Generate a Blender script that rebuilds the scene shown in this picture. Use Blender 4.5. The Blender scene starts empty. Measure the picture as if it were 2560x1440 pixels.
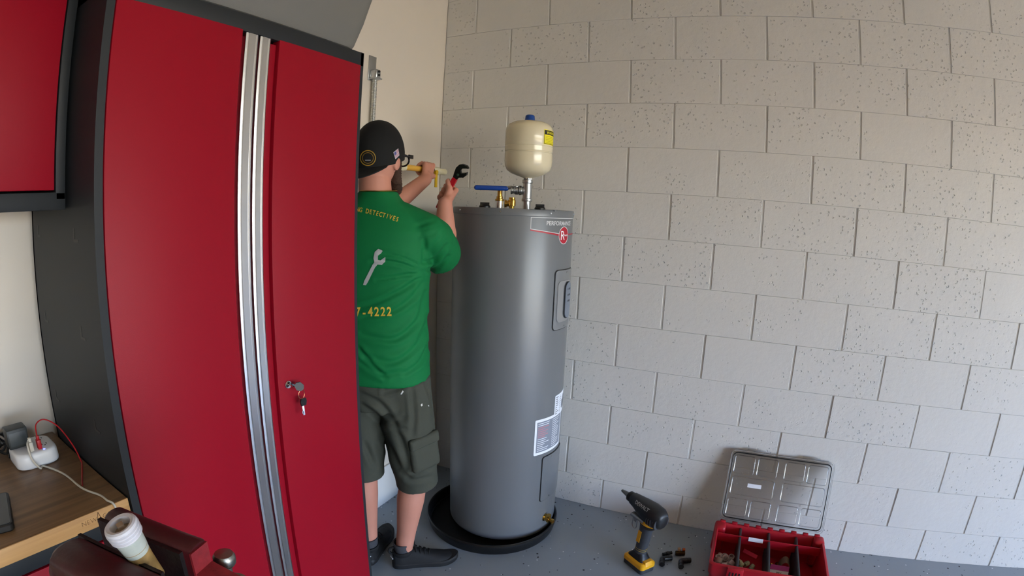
import bpy, bmesh, math, random
import numpy as np
from mathutils import Vector, Matrix, Euler
from mathutils.bvhtree import BVHTree

sc = bpy.context.scene
COL = sc.collection
random.seed(7)
rng = np.random.default_rng(7)

# ---------------------------------------------------------------- camera
# wide action-camera lens: theta = A*r + B*r^3 + C*r^5 (r = pixels/1280 from the centre)
CAM = np.array((-2.35426, -1.53321, 1.49445))
YAW, PITCH, ROLL = 1.138252, -0.152515, 0.039345
LA, LB, LC = 0.972326, -0.039592, -0.0011288
_f = np.array((math.sin(YAW)*math.cos(PITCH), math.cos(YAW)*math.cos(PITCH), math.sin(PITCH)))
_r0 = np.array((math.cos(YAW), -math.sin(YAW), 0.0)); _u0 = np.cross(_r0, _f)
CR = _r0*math.cos(ROLL) + _u0*math.sin(ROLL); CU = _u0*math.cos(ROLL) - _r0*math.sin(ROLL); CF = _f
cd = bpy.data.cameras.new('camera'); cam = bpy.data.objects.new('camera', cd); COL.objects.link(cam)
cam.matrix_world = Matrix(((CR[0], CU[0], -CF[0], CAM[0]), (CR[1], CU[1], -CF[1], CAM[1]), (CR[2], CU[2], -CF[2], CAM[2]), (0, 0, 0, 1)))
cd.type = 'PANO'; cd.sensor_width = 36.0; cd.sensor_height = 20.25; cd.sensor_fit = 'HORIZONTAL'
cd.clip_start = 0.01; cd.clip_end = 200
cy = cd
cy.panorama_type = 'FISHEYE_LENS_POLYNOMIAL'
cy.fisheye_fov = math.radians(170)
_r = np.linspace(0, 1.16, 300); _th = LA*_r + LB*_r**3 + LC*_r**5
_k = np.linalg.lstsq(np.stack([_r, _r**2, _r**3, _r**4], 1), _th, rcond=None)[0]
cy.fisheye_polynomial_k0 = 0.0
cy.fisheye_polynomial_k1 = -_k[0]/18; cy.fisheye_polynomial_k2 = -_k[1]/18**2
cy.fisheye_polynomial_k3 = -_k[2]/18**3; cy.fisheye_polynomial_k4 = -_k[3]/18**4
sc.camera = cam

def ray(px, py):
    dx = (px-1280)/1280; dy = -(py-720)/1280; r = math.hypot(dx, dy)+1e-12
    th = LA*r + LB*r**3 + LC*r**5
    return math.sin(th)*dx/r*CR + math.sin(th)*dy/r*CU + math.cos(th)*CF
def hitp(px, py, ax, val):                     # photo pixel -> point on the plane axis = val
    d = ray(px, py); return CAM + d*(val-CAM[ax])/d[ax]
def atD(px, py, D):                            # photo pixel -> point at horizontal distance D
    d = ray(px, py); return CAM + d*D/math.hypot(d[0], d[1])

# ---------------------------------------------------------------- daylight
w = bpy.data.worlds.new('sky'); sc.world = w; w.use_nodes = True
nt = w.node_tree; bg = nt.nodes['Background']
sky = nt.nodes.new('ShaderNodeTexSky'); sky.sky_type = 'NISHITA'; sky.sun_disc = False
SUN_EL, SUN_AZ = math.radians(48), math.radians(35)     # azimuth from +y towards +x: sun stands behind the house
sky.sun_elevation = SUN_EL; sky.sun_rotation = SUN_AZ; sky.air_density = 1.0; sky.dust_density = .6; sky.ozone_density = 1.0
tint = nt.nodes.new('ShaderNodeMix'); tint.data_type = 'RGBA'; tint.blend_type = 'MULTIPLY'; tint.inputs[0].default_value = 1.0; tint.inputs[7].default_value = (1.0, .965, 1.10, 1)   # camera white balance
nt.links.new(sky.outputs[0], tint.inputs[6]); nt.links.new(tint.outputs[2], bg.inputs[0]); bg.inputs[1].default_value = 0.48
sd = bpy.data.lights.new('sun', 'SUN'); sd.energy = 17.0; sd.angle = math.radians(0.55); sd.color = (1.0, 0.85, 0.57)
sun = bpy.data.objects.new('sun', sd); COL.objects.link(sun)
_sd = Vector((math.sin(SUN_AZ)*math.cos(SUN_EL), math.cos(SUN_AZ)*math.cos(SUN_EL), math.sin(SUN_EL)))
sun.rotation_euler = _sd.to_track_quat('Z', 'Y').to_euler(); sun.location = (0, -8, 9)
pd = bpy.data.lights.new('garage_door_portal', 'AREA'); pd.shape = 'RECTANGLE'; pd.size = 4.9; pd.size_y = 2.15; pd.cycles.is_portal = True
portal = bpy.data.objects.new('garage_door_portal', pd); COL.objects.link(portal)
portal.location = (-3.05, -6.62, 1.08); portal.rotation_euler = (math.radians(90), 0, 0)   # faces +y, into the garage
vs = sc.view_settings; vs.view_transform = 'Standard'; vs.look = 'None'; vs.gamma = 1.0; vs.use_curve_mapping = False
vs.exposure = 2.46
sc.cycles.adaptive_threshold = .02; sc.cycles.max_bounces = 8; sc.cycles.diffuse_bounces = 5; sc.cycles.glossy_bounces = 3; sc.cycles.transmission_bounces = 4

# ---------------------------------------------------------------- helpers
def lin(h):
    if isinstance(h, str):
        h = h.lstrip('#'); c = [int(h[i:i+2], 16)/255 for i in (0, 2, 4)]
    else: c = [v/255 for v in h]
    return tuple(v/12.92 if v <= .04045 else ((v+.055)/1.055)**2.4 for v in c) + (1.0,)

MATS = {}
def mat(name, col=(128, 128, 128), rough=.5, metal=0., bump=0., bscale=60., var=0., vscale=6., trans=0., ior=1.45, coat=0., alpha=1., spec=.5, emit=0., sheen=0., detail=4):
    if name in MATS: return MATS[name]
    m = bpy.data.materials.new(name); m.use_nodes = True; n = m.node_tree.nodes; l = m.node_tree.links
    b = n['Principled BSDF']
    c = lin(col)
    b.inputs['Base Color'].default_value = c; b.inputs['Roughness'].default_value = rough; b.inputs['Metallic'].default_value = metal
    b.inputs['Transmission Weight'].default_value = trans; b.inputs['IOR'].default_value = ior
    b.inputs['Coat Weight'].default_value = coat; b.inputs['Alpha'].default_value = alpha
    b.inputs['Specular IOR Level'].default_value = spec; b.inputs['Sheen Weight'].default_value = sheen
    if emit: b.inputs['Emission Color'].default_value = c; b.inputs['Emission Strength'].default_value = emit
    if var or bump:
        tc = n.new('ShaderNodeTexCoord')
    if var:
        no = n.new('ShaderNodeTexNoise'); no.inputs['Scale'].default_value = vscale; no.inputs['Detail'].default_value = detail
        l.new(tc.outputs['Object'], no.inputs['Vector'])
        mx = n.new('ShaderNodeMix'); mx.data_type = 'RGBA'
        mx.inputs[6].default_value = tuple(v*(1-var) for v in c[:3])+(1,); mx.inputs[7].default_value = tuple(min(1, v*(1+var)) for v in c[:3])+(1,)
        l.new(no.outputs[0], mx.inputs[0]); l.new(mx.outputs[2], b.inputs['Base Color'])
    if bump:
        n2 = n.new('ShaderNodeTexNoise'); n2.inputs['Scale'].default_value = bscale; n2.inputs['Detail'].default_value = 3
        l.new(tc.outputs['Object'], n2.inputs['Vector'])
        bp = n.new('ShaderNodeBump'); bp.inputs['Strength'].default_value = bump; bp.inputs['Distance'].default_value = .002
        l.new(n2.outputs[0], bp.inputs['Height']); l.new(bp.outputs[0], b.inputs['Normal'])
    MATS[name] = m
    return m

def V(*a): return np.array(a if len(a) > 1 else a[0], float)
def unit(v): v = np.asarray(v, float); return v/(np.linalg.norm(v)+1e-12)
def frame(z, hint=(0, 0, 1)):
    z = unit(z); h = np.array(hint, float)
    if abs(np.dot(z, unit(h))) > .97: h = np.array((1., 0, 0)) if abs(z[0]) < .9 else np.array((0, 1., 0))
    x = unit(np.cross(h, z)); y = np.cross(z, x); return x, y, z

class MB:
    def __init__(s): s.v = []; s.f = []
    def add(s, vs, fs):
        o = len(s.v); s.v.extend([tuple(map(float, q)) for q in vs]); s.f.extend([tuple(i+o for i in f) for f in fs]); return s
    def box(s, a, b):                                   # corner to corner
        x0, y0, z0 = np.minimum(a, b); x1, y1, z1 = np.maximum(a, b)
        return s.add([(x0,y0,z0),(x1,y0,z0),(x1,y1,z0),(x0,y1,z0),(x0,y0,z1),(x1,y0,z1),(x1,y1,z1),(x0,y1,z1)],
                     [(0,3,2,1),(4,5,6,7),(0,1,5,4),(1,2,6,5),(2,3,7,6),(3,0,4,7)])
    def obox(s, c, ax, ay, az, hx, hy, hz, taper=1.):   # oriented box, half sizes; taper scales the +az end
        c = V(c); P = []
        for k, t in ((-1, 1.), (1, taper)):
            for i, j in ((-1,-1),(1,-1),(1,1),(-1,1)): P.append(c + ax*i*hx*t + ay*j*hy*t + az*k*hz)
        return s.add(P, [(0,3,2,1),(4,5,6,7),(0,1,5,4),(1,2,6,5),(2,3,7,6),(3,0,4,7)])
    def rbox(s, a, b, r=.004, seg=2):                   # box with rounded edges
        bm = bmesh.new(); bmesh.ops.create_cube(bm, size=1)
        a = np.array(a, float); b = np.array(b, float); lo = np.minimum(a, b); hi = np.maximum(a, b)
        for v in bm.verts: v.co = Vector([lo[i] + (v.co[i]+.5)*(hi[i]-lo[i]) for i in range(3)])
        bmesh.ops.bevel(bm, geom=bm.edges[:], offset=min(r, .49*min(hi-lo)), segments=seg, profile=.5, affect='EDGES')
        return s.bm(bm)
    def bm(s, bm, M=None):
        bm.verts.ensure_lookup_table(); bm.verts.index_update()
        vs = [(M @ v.co if M else v.co) for v in bm.verts]; fs = [tuple(v.index for v in f.verts) for f in bm.faces]
        bm.free(); return s.add([tuple(q) for q in vs], fs)
    def rings(s, rings, cap0=True, cap1=True, closed=True):
        n = len(rings[0]); o = len(s.v)
        for r in rings: s.v.extend([tuple(map(float, q)) for q in r])
        for i in range(len(rings)-1):
            for j in range(n if closed else n-1):
                k = (j+1) % n
                s.f.append((o+i*n+j, o+i*n+k, o+(i+1)*n+k, o+(i+1)*n+j))
        if cap0: s.f.append(tuple(o+j for j in reversed(range(n))))
        if cap1: s.f.append(tuple(o+(len(rings)-1)*n+j for j in range(n)))
        return s
    def cyl(s, p0, p1, r0, r1=None, n=24, caps=True, phase=0.):
        r1 = r0 if r1 is None else r1; p0 = V(p0); p1 = V(p1); x, y, z = frame(p1-p0)
        c = [math.cos(2*math.pi*i/n+phase) for i in range(n)]; sn = [math.sin(2*math.pi*i/n+phase) for i in range(n)]
        return s.rings([[p+(x*c[i]+y*sn[i])*r for i in range(n)] for p, r in ((p0, r0), (p1, r1))], caps, caps)
    def lathe(s, o, axis, prof, n=48, hint=(0, 0, 1), cap0=True, cap1=True):  # prof: (radius, height along axis)
        o = V(o); x, y, z = frame(axis, hint)
        return s.rings([[o + z*h + (x*math.cos(2*math.pi*i/n)+y*math.sin(2*math.pi*i/n))*max(r, 1e-5) for i in range(n)] for r, h in prof], cap0, cap1)
    def tube(s, pts, r, n=10, caps=True, smooth=0):
        pts = [V(q) for q in pts]
        if smooth: pts = spline(pts, smooth)
        rs = r if hasattr(r, '__len__') else [r]*len(pts)
        if len(rs) != len(pts): rs = np.interp(np.linspace(0, 1, len(pts)), np.linspace(0, 1, len(rs)), rs)
        x, y, z = frame(pts[1]-pts[0]); R = []
        for i, p in enumerate(pts):
            t = unit(pts[min(i+1, len(pts)-1)] - pts[max(i-1, 0)])
            x = unit(x - t*np.dot(x, t)); y = np.cross(t, x)
            R.append([p+(x*math.cos(2*math.pi*j/n)+y*math.sin(2*math.pi*j/n))*rs[i] for j in range(n)])
        return s.rings(R, caps, caps)
    def ell(s, c, ax, ay, az, n=16, m=10):              # ellipsoid from three semi-axis vectors
        c = V(c); ax, ay, az = V(ax), V(ay), V(az); R = []
        for i in range(m+1):
            t = math.pi*i/m; R.append([c + az*-math.cos(t) + (ax*math.cos(2*math.pi*j/n)+ay*math.sin(2*math.pi*j/n))*max(math.sin(t), 1e-3) for j in range(n)])
        return s.rings(R)
    def cap(s, p0, p1, r0, r1=None, n=24):              # capsule with two radii
        r1 = r0 if r1 is None else r1; p0 = V(p0); p1 = V(p1); x, y, z = frame(p1-p0); R = []
        def ring(p, r, h): return [p + z*h + (x*math.cos(2*math.pi*j/n)+y*math.sin(2*math.pi*j/n))*max(r, 1e-4) for j in range(n)]
        for i in range(5): a = math.pi/2*(1-i/4); R.append(ring(p0, r0*math.cos(a), -r0*math.sin(a)))
        for i in range(5): a = math.pi/2*i/4; R.append(ring(p1, r1*math.cos(a), r1*math.sin(a)))
        return s.rings(R)
    def prism(s, poly, o, ax, ay, az, h0, h1):          # 2-D polygon extruded along az
        o = V(o); n = len(poly)
        P = [o+ax*x+ay*y+az*h0 for x, y in poly] + [o+ax*x+ay*y+az*h1 for x, y in poly]
        F = [tuple(reversed(range(n))), tuple(range(n, 2*n))] + [(i, (i+1) % n, n+(i+1) % n, n+i) for i in range(n)]
        return s.add(P, F)

def spline(pts, k):                                     # Catmull-Rom, k points per span
    P = [pts[0]] + list(pts) + [pts[-1]]; out = []
    for i in range(1, len(P)-2):
        for j in range(k):
            t = j/k; a, b, c, d = P[i-1], P[i], P[i+1], P[i+2]
            out.append(.5*((2*b)+(c-a)*t+(2*a-5*b+4*c-d)*t*t+(3*b-a-3*c+d)*t**3))
    out.append(P[-2]); return out

def rrect(w, h, r, n=5, cx=0., cy=0.):                  # rounded rectangle outline, counter-clockwise
    out = []
    for sx, sy, a0 in ((1, 1, 0), (-1, 1, 90), (-1, -1, 180), (1, -1, 270)):
        for i in range(n+1):
            a = math.radians(a0+90*i/n); out.append((cx+sx*(w/2-r)+r*math.cos(a), cy+sy*(h/2-r)+r*math.sin(a)))
    return out

WL = {}                                                 # world location of every object built
def tag(o, label=None, cat=None, group=None, kind=None):
    if label: o['label'] = label
    if cat: o['category'] = cat
    if group: o['group'] = group
    if kind: o['kind'] = kind
    return o
def thing(name, loc, label, cat, group=None):
    o = bpy.data.objects.new(name, None); COL.objects.link(o); o.location = tuple(loc); o.empty_display_size = .05
    WL[o] = V(loc); return tag(o, label, cat, group)
def obj(name, mb, material, parent=None, smooth=35, label=None, cat=None, group=None, kind=None, origin=None):
    if isinstance(mb, MB): v, f = np.array(mb.v, float), mb.f
    else: v, f = mb
    if parent is not None: o0 = WL[parent]
    elif origin is not None: o0 = V(origin)
    else:
        lo, hi = v.min(0), v.max(0); o0 = V((lo[0]+hi[0])/2, (lo[1]+hi[1])/2, lo[2])
    me = bpy.data.meshes.new(name); me.from_pydata([tuple(q) for q in (v-o0)], [], f); me.validate(); me.update()
    bm = bmesh.new(); bm.from_mesh(me); bmesh.ops.recalc_face_normals(bm, faces=bm.faces[:]); bm.to_mesh(me); bm.free()
    if smooth:
        me.polygons.foreach_set('use_smooth', [True]*len(me.polygons)); me.set_sharp_from_angle(angle=math.radians(smooth))
    for m_ in (material if isinstance(material, (list, tuple)) else [material]): me.materials.append(m_)
    o = bpy.data.objects.new(name, me); COL.objects.link(o); WL[o] = o0
    if parent is not None: o.parent = parent
    else: o.location = tuple(o0)
    return tag(o, label, cat, group, kind)
def struct(name, mb, material, parent=None, smooth=35): return obj(name, mb, material, parent, smooth, kind='structure')
def copy_tree(o, loc=None, rot=None, parent=None):
    c = o.copy(); COL.objects.link(c); WL[c] = WL[o] if loc is None else V(loc)
    if parent is not None: c.parent = parent
    if loc is not None: c.location = tuple(loc)
    if rot is not None: c.rotation_euler = rot
    for ch in [q for q in bpy.data.objects if q.parent is o]: copy_tree(ch, parent=c)
    return c
def text2d(s, size, bold=0.):                            # flat lettering as (verts 2-D, faces), centred
    cu = bpy.data.curves.new('lettering', 'FONT'); cu.body = s; cu.size = size; cu.align_x = 'CENTER'; cu.align_y = 'CENTER'; cu.offset = bold; cu.resolution_u = 3
    o = bpy.data.objects.new('lettering', cu); COL.objects.link(o)
    me = bpy.data.meshes.new_from_object(o.evaluated_get(bpy.context.evaluated_depsgraph_get()))
    vs = [(v.co.x, v.co.y) for v in me.vertices]; fs = [tuple(p.vertices) for p in me.polygons]
    bpy.data.objects.remove(o); bpy.data.curves.remove(cu); bpy.data.meshes.remove(me)
    return vs, fs
def flat(mb, shape, o, ax, ay, az, h=0.0):               # lay a flat shape on a plane
    vs, fs = shape; o = V(o); return mb.add([o+ax*x+ay*y+az*h for x, y in vs], fs)
def refine(vs, fs, L):                                   # subdivide a flat shape so that it can bend
    bm = bmesh.new(); bv = [bm.verts.new((x, y, 0)) for x, y in vs]
    for f in fs:
        try: bm.faces.new([bv[i] for i in f])
        except ValueError: pass
    bmesh.ops.triangulate(bm, faces=bm.faces[:])
    for _ in range(5):
        es = [e for e in bm.edges if e.calc_length() > L]
        if not es: break
        bmesh.ops.subdivide_edges(bm, edges=es, cuts=1); bmesh.ops.triangulate(bm, faces=[f for f in bm.faces if len(f.verts) > 3])
    bm.verts.index_update(); r = [(v.co.x, v.co.y) for v in bm.verts], [tuple(v.index for v in f.verts) for f in bm.faces]
    bm.free(); return r
def disc2d(r, n=32, cx=0, cy=0, sx=1.): return [(cx+sx*r*math.cos(2*math.pi*i/n), cy+r*math.sin(2*math.pi*i/n)) for i in range(n)], [tuple(range(n))]
def ring2d(r0, r1, n=40, cx=0, cy=0, sx=1.):
    vs = [(cx+sx*r*math.cos(2*math.pi*i/n), cy+r*math.sin(2*math.pi*i/n)) for r in (r0, r1) for i in range(n)]
    return vs, [(i, (i+1) % n, n+(i+1) % n, n+i) for i in range(n)]
def poly2d(p): return list(p), [tuple(range(len(p)))]
def rect2d(x0, y0, x1, y1): return [(x0, y0), (x1, y0), (x1, y1), (x0, y1)], [(0, 1, 2, 3)]
# ---------------------------------------------------------------- room shell
RX, RY, RZ = -6.1, -6.6, 2.75                            # far side wall, garage-door wall, ceiling

def block_material():
    m = bpy.data.materials.new('painted concrete block'); m.use_nodes = True; n = m.node_tree.nodes; l = m.node_tree.links
    b = n['Principled BSDF']; b.inputs['Roughness'].default_value = .62; b.inputs['Specular IOR Level'].default_value = .35
    g = n.new('ShaderNodeNewGeometry'); oi = n.new('ShaderNodeObjectInfo')
    def noise(scale, detail=3, rough=.55):
        q = n.new('ShaderNodeTexNoise'); q.inputs['Scale'].default_value = scale; q.inputs['Detail'].default_value = detail; q.inputs['Roughness'].default_value = rough
        l.new(g.outputs['Position'], q.inputs['Vector']); return q.outputs[0]
    def math_(op, a, c=None):
        q = n.new('ShaderNodeMath'); q.operation = op
        for i, x in enumerate((a, c)):
            if x is None: continue
            if isinstance(x, (int, float)): q.inputs[i].default_value = x
            else: l.new(x, q.inputs[i])
        return q.outputs[0]
    def ramp(x, a, c):
        q = n.new('ShaderNodeMapRange'); q.interpolation_type = 'SMOOTHSTEP'; q.inputs[1].default_value = a; q.inputs[2].default_value = c; l.new(x, q.inputs[0]); return q
    # pits: small voronoi cells switched on where a broad noise plus the block's own random value is high
    vo = n.new('ShaderNodeTexVoronoi'); vo.inputs['Scale'].default_value = 62; l.new(g.outputs['Position'], vo.inputs['Vector'])
    wob = noise(160, 2); dist = math_('ADD', vo.outputs['Distance'], math_('MULTIPLY', math_('SUBTRACT', wob, .5), .7))
    hole = ramp(dist, .30, .10).outputs[0]
    on = ramp(math_('ADD', noise(7, 3), math_('MULTIPLY', oi.outputs['Random'], .30)), .58, .78).outputs[0]
    cell = ramp(n.new('ShaderNodeSeparateColor').outputs[0], 0, 1)  # placeholder scale, rewired below
    sepn = n.new('ShaderNodeSeparateColor'); l.new(vo.outputs['Color'], sepn.inputs[0]); l.new(sepn.outputs[0], cell.inputs[0]); cell.inputs[1].default_value = .35; cell.inputs[2].default_value = .75
    pits = math_('MULTIPLY', math_('MULTIPLY', hole, on), cell.outputs[0])
    h = math_('SUBTRACT', math_('ADD', math_('MULTIPLY', noise(28, 4), .55), math_('MULTIPLY', noise(230, 2), .12)), math_('MULTIPLY', pits, 1.15))
    bp = n.new('ShaderNodeBump'); bp.inputs['Strength'].default_value = .85; bp.inputs['Distance'].default_value = .0032
    l.new(h, bp.inputs['Height']); l.new(bp.outputs[0], b.inputs['Normal'])
    mx = n.new('ShaderNodeMix'); mx.data_type = 'RGBA'; l.new(noise(2.5, 4), mx.inputs[0])
    mx.inputs[6].default_value = lin((205, 203, 199)); mx.inputs[7].default_value = lin((214, 212, 208))
    l.new(mx.outputs[2], b.inputs['Base Color'])
    return m
BLOCK = block_material()
MORTAR = mat('painted mortar', (206, 204, 200), .7, bump=.6, bscale=120)
PLASTER = mat('smooth painted plaster', (214, 206, 194), .6, bump=.12, bscale=30, var=.02, vscale=2)
CEIL = mat('ceiling paint', (226, 210, 178), .8, bump=.2, bscale=90)

wall_right = struct('wall_right', MB().box((.0042, RY, 0), (.2, .15, RZ)), MORTAR)
BW, BH, KOFF, ZTOP = .4064, .2032, .18282, 2.60605
_blk = {}
def block_mesh(wd, ht):
    key = (round(wd, 4), round(ht, 4))
    if key not in _blk:
        bm = bmesh.new(); bmesh.ops.create_cube(bm, size=1)
        for v in bm.verts: v.co = Vector(((v.co.x+.5)*.05, v.co.y*wd, v.co.z*ht))
        bmesh.ops.bevel(bm, geom=[e for e in bm.edges if all(v.co.x < .001 for v in e.verts)], offset=.0013, segments=1, affect='EDGES')
        me = bpy.data.meshes.new('concrete_block'); bm.to_mesh(me); bm.free(); me.materials.append(BLOCK); _blk[key] = me
    return _blk[key]
for r in range(-1, 13):
    z1 = min(ZTOP - r*BH, RZ); z0 = max(ZTOP - (r+1)*BH, 0.0)
    ys = [0.0] + [-(k*BW + KOFF) for k in np.arange(0 if r % 2 == 0 else .5, 11)]
    for a, b_ in zip(ys[:-1], ys[1:]):
        o = bpy.data.objects.new('concrete_block', block_mesh(a-b_-.0095, z1-z0-.0006)); COL.objects.link(o)
        o.location = (rng.normal(0, .0007), (a+b_)/2, (z0+z1)/2); o.rotation_euler = (0, rng.normal(0, .002), rng.normal(0, .0018)); o.parent = wall_right
        o.location = (o.location.x - WL[wall_right][0], o.location.y - WL[wall_right][1], o.location.z - WL[wall_right][2])

struct('wall_back', MB().box((RX, 0, 0), (.0042, .15, RZ)), PLASTER)
struct('baseboard_back', MB().rbox((-1.19, -.012, 0), (-.003, 0, .206), .003), mat('painted stem wall', (214, 212, 208), .6, bump=.3, bscale=60))
struct('wall_left', MB().box((RX-.15, RY, 0), (RX, .15, RZ)), mat('tan wall paint', (170, 154, 132), .7))
m = MB().box((RX, RY-.15, 0), (-5.5, RY, RZ)).box((-.6, RY-.15, 0), (.2, RY, RZ)).box((-5.5, RY-.15, 2.15), (-.6, RY, RZ))
struct('wall_front', m, PLASTER)
struct('ceiling', MB().box((RX-.15, RY-.15, RZ), (.2, .15, RZ+.12)), CEIL)

def floor_material():
    m = bpy.data.materials.new('fleck epoxy floor'); m.use_nodes = True; n = m.node_tree.nodes; l = m.node_tree.links
    b = n['Principled BSDF']; b.inputs['Roughness'].default_value = .42
    g = n.new('ShaderNodeNewGeometry')
    base = n.new('ShaderNodeMix'); base.data_type = 'RGBA'
    no = n.new('ShaderNodeTexNoise'); no.inputs['Scale'].default_value = 3; no.inputs['Detail'].default_value = 5; l.new(g.outputs['Position'], no.inputs['Vector'])
    l.new(no.outputs[0], base.inputs[0]); base.inputs[6].default_value = lin((134, 143, 151)); base.inputs[7].default_value = lin((146, 155, 163))
    last = base.outputs[2]
    for scale, lo, col in ((42, .90, (24, 25, 28)), (75, .93, (34, 36, 40)), (55, .955, (215, 218, 222))):
        vo = n.new('ShaderNodeTexVoronoi'); vo.inputs['Scale'].default_value = scale; vo.inputs['Randomness'].default_value = 1
        l.new(g.outputs['Position'], vo.inputs['Vector'])
        sp = n.new('ShaderNodeSeparateColor'); l.new(vo.outputs['Color'], sp.inputs[0])
        a = n.new('ShaderNodeMath'); a.operation = 'GREATER_THAN'; a.inputs[1].default_value = lo; l.new(sp.outputs[0], a.inputs[0])
        d = n.new('ShaderNodeMath'); d.operation = 'LESS_THAN'; d.inputs[1].default_value = .20; l.new(vo.outputs['Distance'], d.inputs[0])
        e = n.new('ShaderNodeMath'); e.operation = 'MULTIPLY'; l.new(a.outputs[0], e.inputs[0]); l.new(d.outputs[0], e.inputs[1])
        mx = n.new('ShaderNodeMix'); mx.data_type = 'RGBA'; l.new(e.outputs[0], mx.inputs[0]); l.new(last, mx.inputs[6]); mx.inputs[7].default_value = lin(col); last = mx.outputs[2]
    l.new(last, b.inputs['Base Color'])
    n3 = n.new('ShaderNodeTexNoise'); n3.inputs['Scale'].default_value = 40; l.new(g.outputs['Position'], n3.inputs['Vector'])
    bp = n.new('ShaderNodeBump'); bp.inputs['Strength'].default_value = .15; bp.inputs['Distance'].default_value = .002; l.new(n3.outputs[0], bp.inputs['Height']); l.new(bp.outputs[0], b.inputs['Normal'])
    return m
struct('floor', MB().box((RX-.15, RY-.15, -.12), (.2, .15, 0)), floor_material())
# outside the open garage door: driveway, lawn, hedge along the far side
struct('driveway', MB().box((-7.5, -15, -.3), (1.5, RY-.15, -.03)), mat('driveway concrete', (176, 170, 160), .85, var=.1, vscale=2))
struct('lawn', MB().box((-40, -45, -.5), (40, RY-.15, -.06)), mat('lawn grass', (120, 112, 72), .9, var=.25, vscale=3))
# ---------------------------------------------------------------- storage cabinets
RED = mat('red powder coat', (140, 8, 30), .45, bump=.10, bscale=900, spec=.22)
CHAR = mat('charcoal powder coat', (38, 41, 44), .5, bump=.10, bscale=900, spec=.3)
ALU = mat('brushed aluminium', (205, 206, 208), .28, metal=1.)
BLACKP = mat('black plastic', (20, 20, 21), .45)
CHROME = mat('chrome', (215, 215, 215), .12, metal=1.)

LX0, LX1, LY0, LY1, LH = -1.960, -1.198, -.500, -.040, 1.935
lk = thing('locker', ((LX0+LX1)/2, (LY0+LY1)/2, 0), 'tall red double-door locker with a charcoal frame and full-height aluminium handles', 'locker')
t = .018
m = MB().box((LX0, LY0, 0), (LX0+t, LY1, LH)).box((LX1-.012, LY0, 0), (LX1, LY1, LH)).box((LX0, LY0+.03, LH-t), (LX1, LY1, LH)).box((LX0, LY1-.01, 0), (LX1, LY1, LH)).box((LX0, LY0+.03, .06), (LX1, LY1, .08))
m.rbox((LX0, LY0, LH-.042), (LX1, LY0+.03, LH), .002).rbox((LX0, LY0, 0), (LX1, LY0+.03, .09), .002)
obj('body', m, CHAR, lk)
for z in (.5, .95, 1.4): obj('shelf', MB().box((LX0+t, LY0+.06, z), (LX1-t, LY1-.01, z+.02)), CHAR, lk)
for yy, zz in ((-.095, 1.439), (-.377, 1.437), (-.103, 1.233), (-.375, 1.236), (-.1, 1.03), (-.375, 1.03)):      # keyhole slots in the side panel
    L_ = [(-.026, -.014), (.004, -.014), (.004, .014), (-.004, .014), (-.004, -.008), (-.026, -.008)]
    obj('shelf_slot', MB().prism(L_, (LX0, yy, zz), V(0, 1, 0), V(0, 0, 1), V(1, 0, 0), -.0006, .001), BLACKP, lk, smooth=0)
XM = -1.580
def door(x0, x1, side):                                   # side: +1 handle at the right edge, -1 at the left edge
    z0, z1 = .098, 1.888
    h0, h1 = (x1-.038, x1-.002) if side > 0 else (x0+.002, x0+.034)
    if side > 0: p0, p1, r0, r1 = x0, x1-.046, x1-.048, x1
    else: p0, p1, r0, r1 = x0+.064, x1, x0, x0+.066
    d = obj('door', MB().rbox((p0, LY0-.002, z0), (p1, LY0+.026, z1+.008), .002).box((r0, LY0+.012, z0), (r1, LY0+.026, z1-.004)), RED, lk)
    # folded aluminium strip with two grooves
    prof = [(h0, LY0+.012), (h0, LY0-.004), (h0+.004, LY0-.0065), (h0+.007, LY0-.004), (h0+.009, LY0-.0062), (h1-.009, LY0-.0062), (h1-.007, LY0-.004), (h1-.004, LY0-.0065), (h1, LY0-.004), (h1, LY0+.012)]
    obj('handle', MB().rings([[(x, y, z) for x, y in prof] for z in (z0, z1+.002)]), ALU, d, smooth=20)
    return d
door(LX0+.020, XM-.001, 1)
dr = door(XM+.001, LX1-.013, -1)
lx, lz = -1.484, 1.031
obj('lock', MB().lathe((lx, LY0-.002, lz), (0, -1, 0), [(.0105, 0), (.0105, .004), (.009, .006), (.0085, .006), (.0085, .004), (.0075, .004), (.0075, .008), (0, .008)], 24), CHROME, dr)
ks = thing('key_ring', (lx, LY0-.01, lz), 'small pair of black-headed keys on a ring hanging in the red locker door lock', 'keys')
m = MB().obox((lx+.010, LY0-.018, lz-.001), V(1, 0, 0), V(0, 1, 0), V(0, 0, 1), .0012, .012, .003)
m.obox((lx, LY0-.016, lz), V(.8, 0, -.6), V(0, 1, 0), V(.6, 0, .8), .003, .0075, .001)
obj('key_blade', m, CHROME, ks)
kh = MB().prism([(-.011, .006), (-.013, -.004), (-.006, -.012), (.006, -.012), (.013, -.004), (.011, .006), (0, .011)], (lx+.015, LY0-.032, lz-.002), unit(V(.75, -.4, -.35)), unit(V(.3, 0, .9)), unit(V(.5, .8, 0)), -.002, .002)
obj('key_head', kh, BLACKP, ks)
rp = [(lx+.022+.0105*math.cos(a), LY0-.030, lz-.027+.0125*math.sin(a)) for a in np.linspace(0, 2*math.pi, 25)]
obj('split_ring', MB().tube(rp, .0011, 8), mat('copper toned steel', (190, 120, 90), .25, metal=1.), ks)
kh = MB().prism([(-.008, .010), (.008, .010), (.011, .002), (.008, -.010), (-.008, -.010), (-.011, .002)], (lx+.027, LY0-.030, lz-.050), V(1, 0, 0), V(0, 0, 1), V(0, -1, 0), -.002, .002)
obj('key_head', kh, BLACKP, ks)
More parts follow.
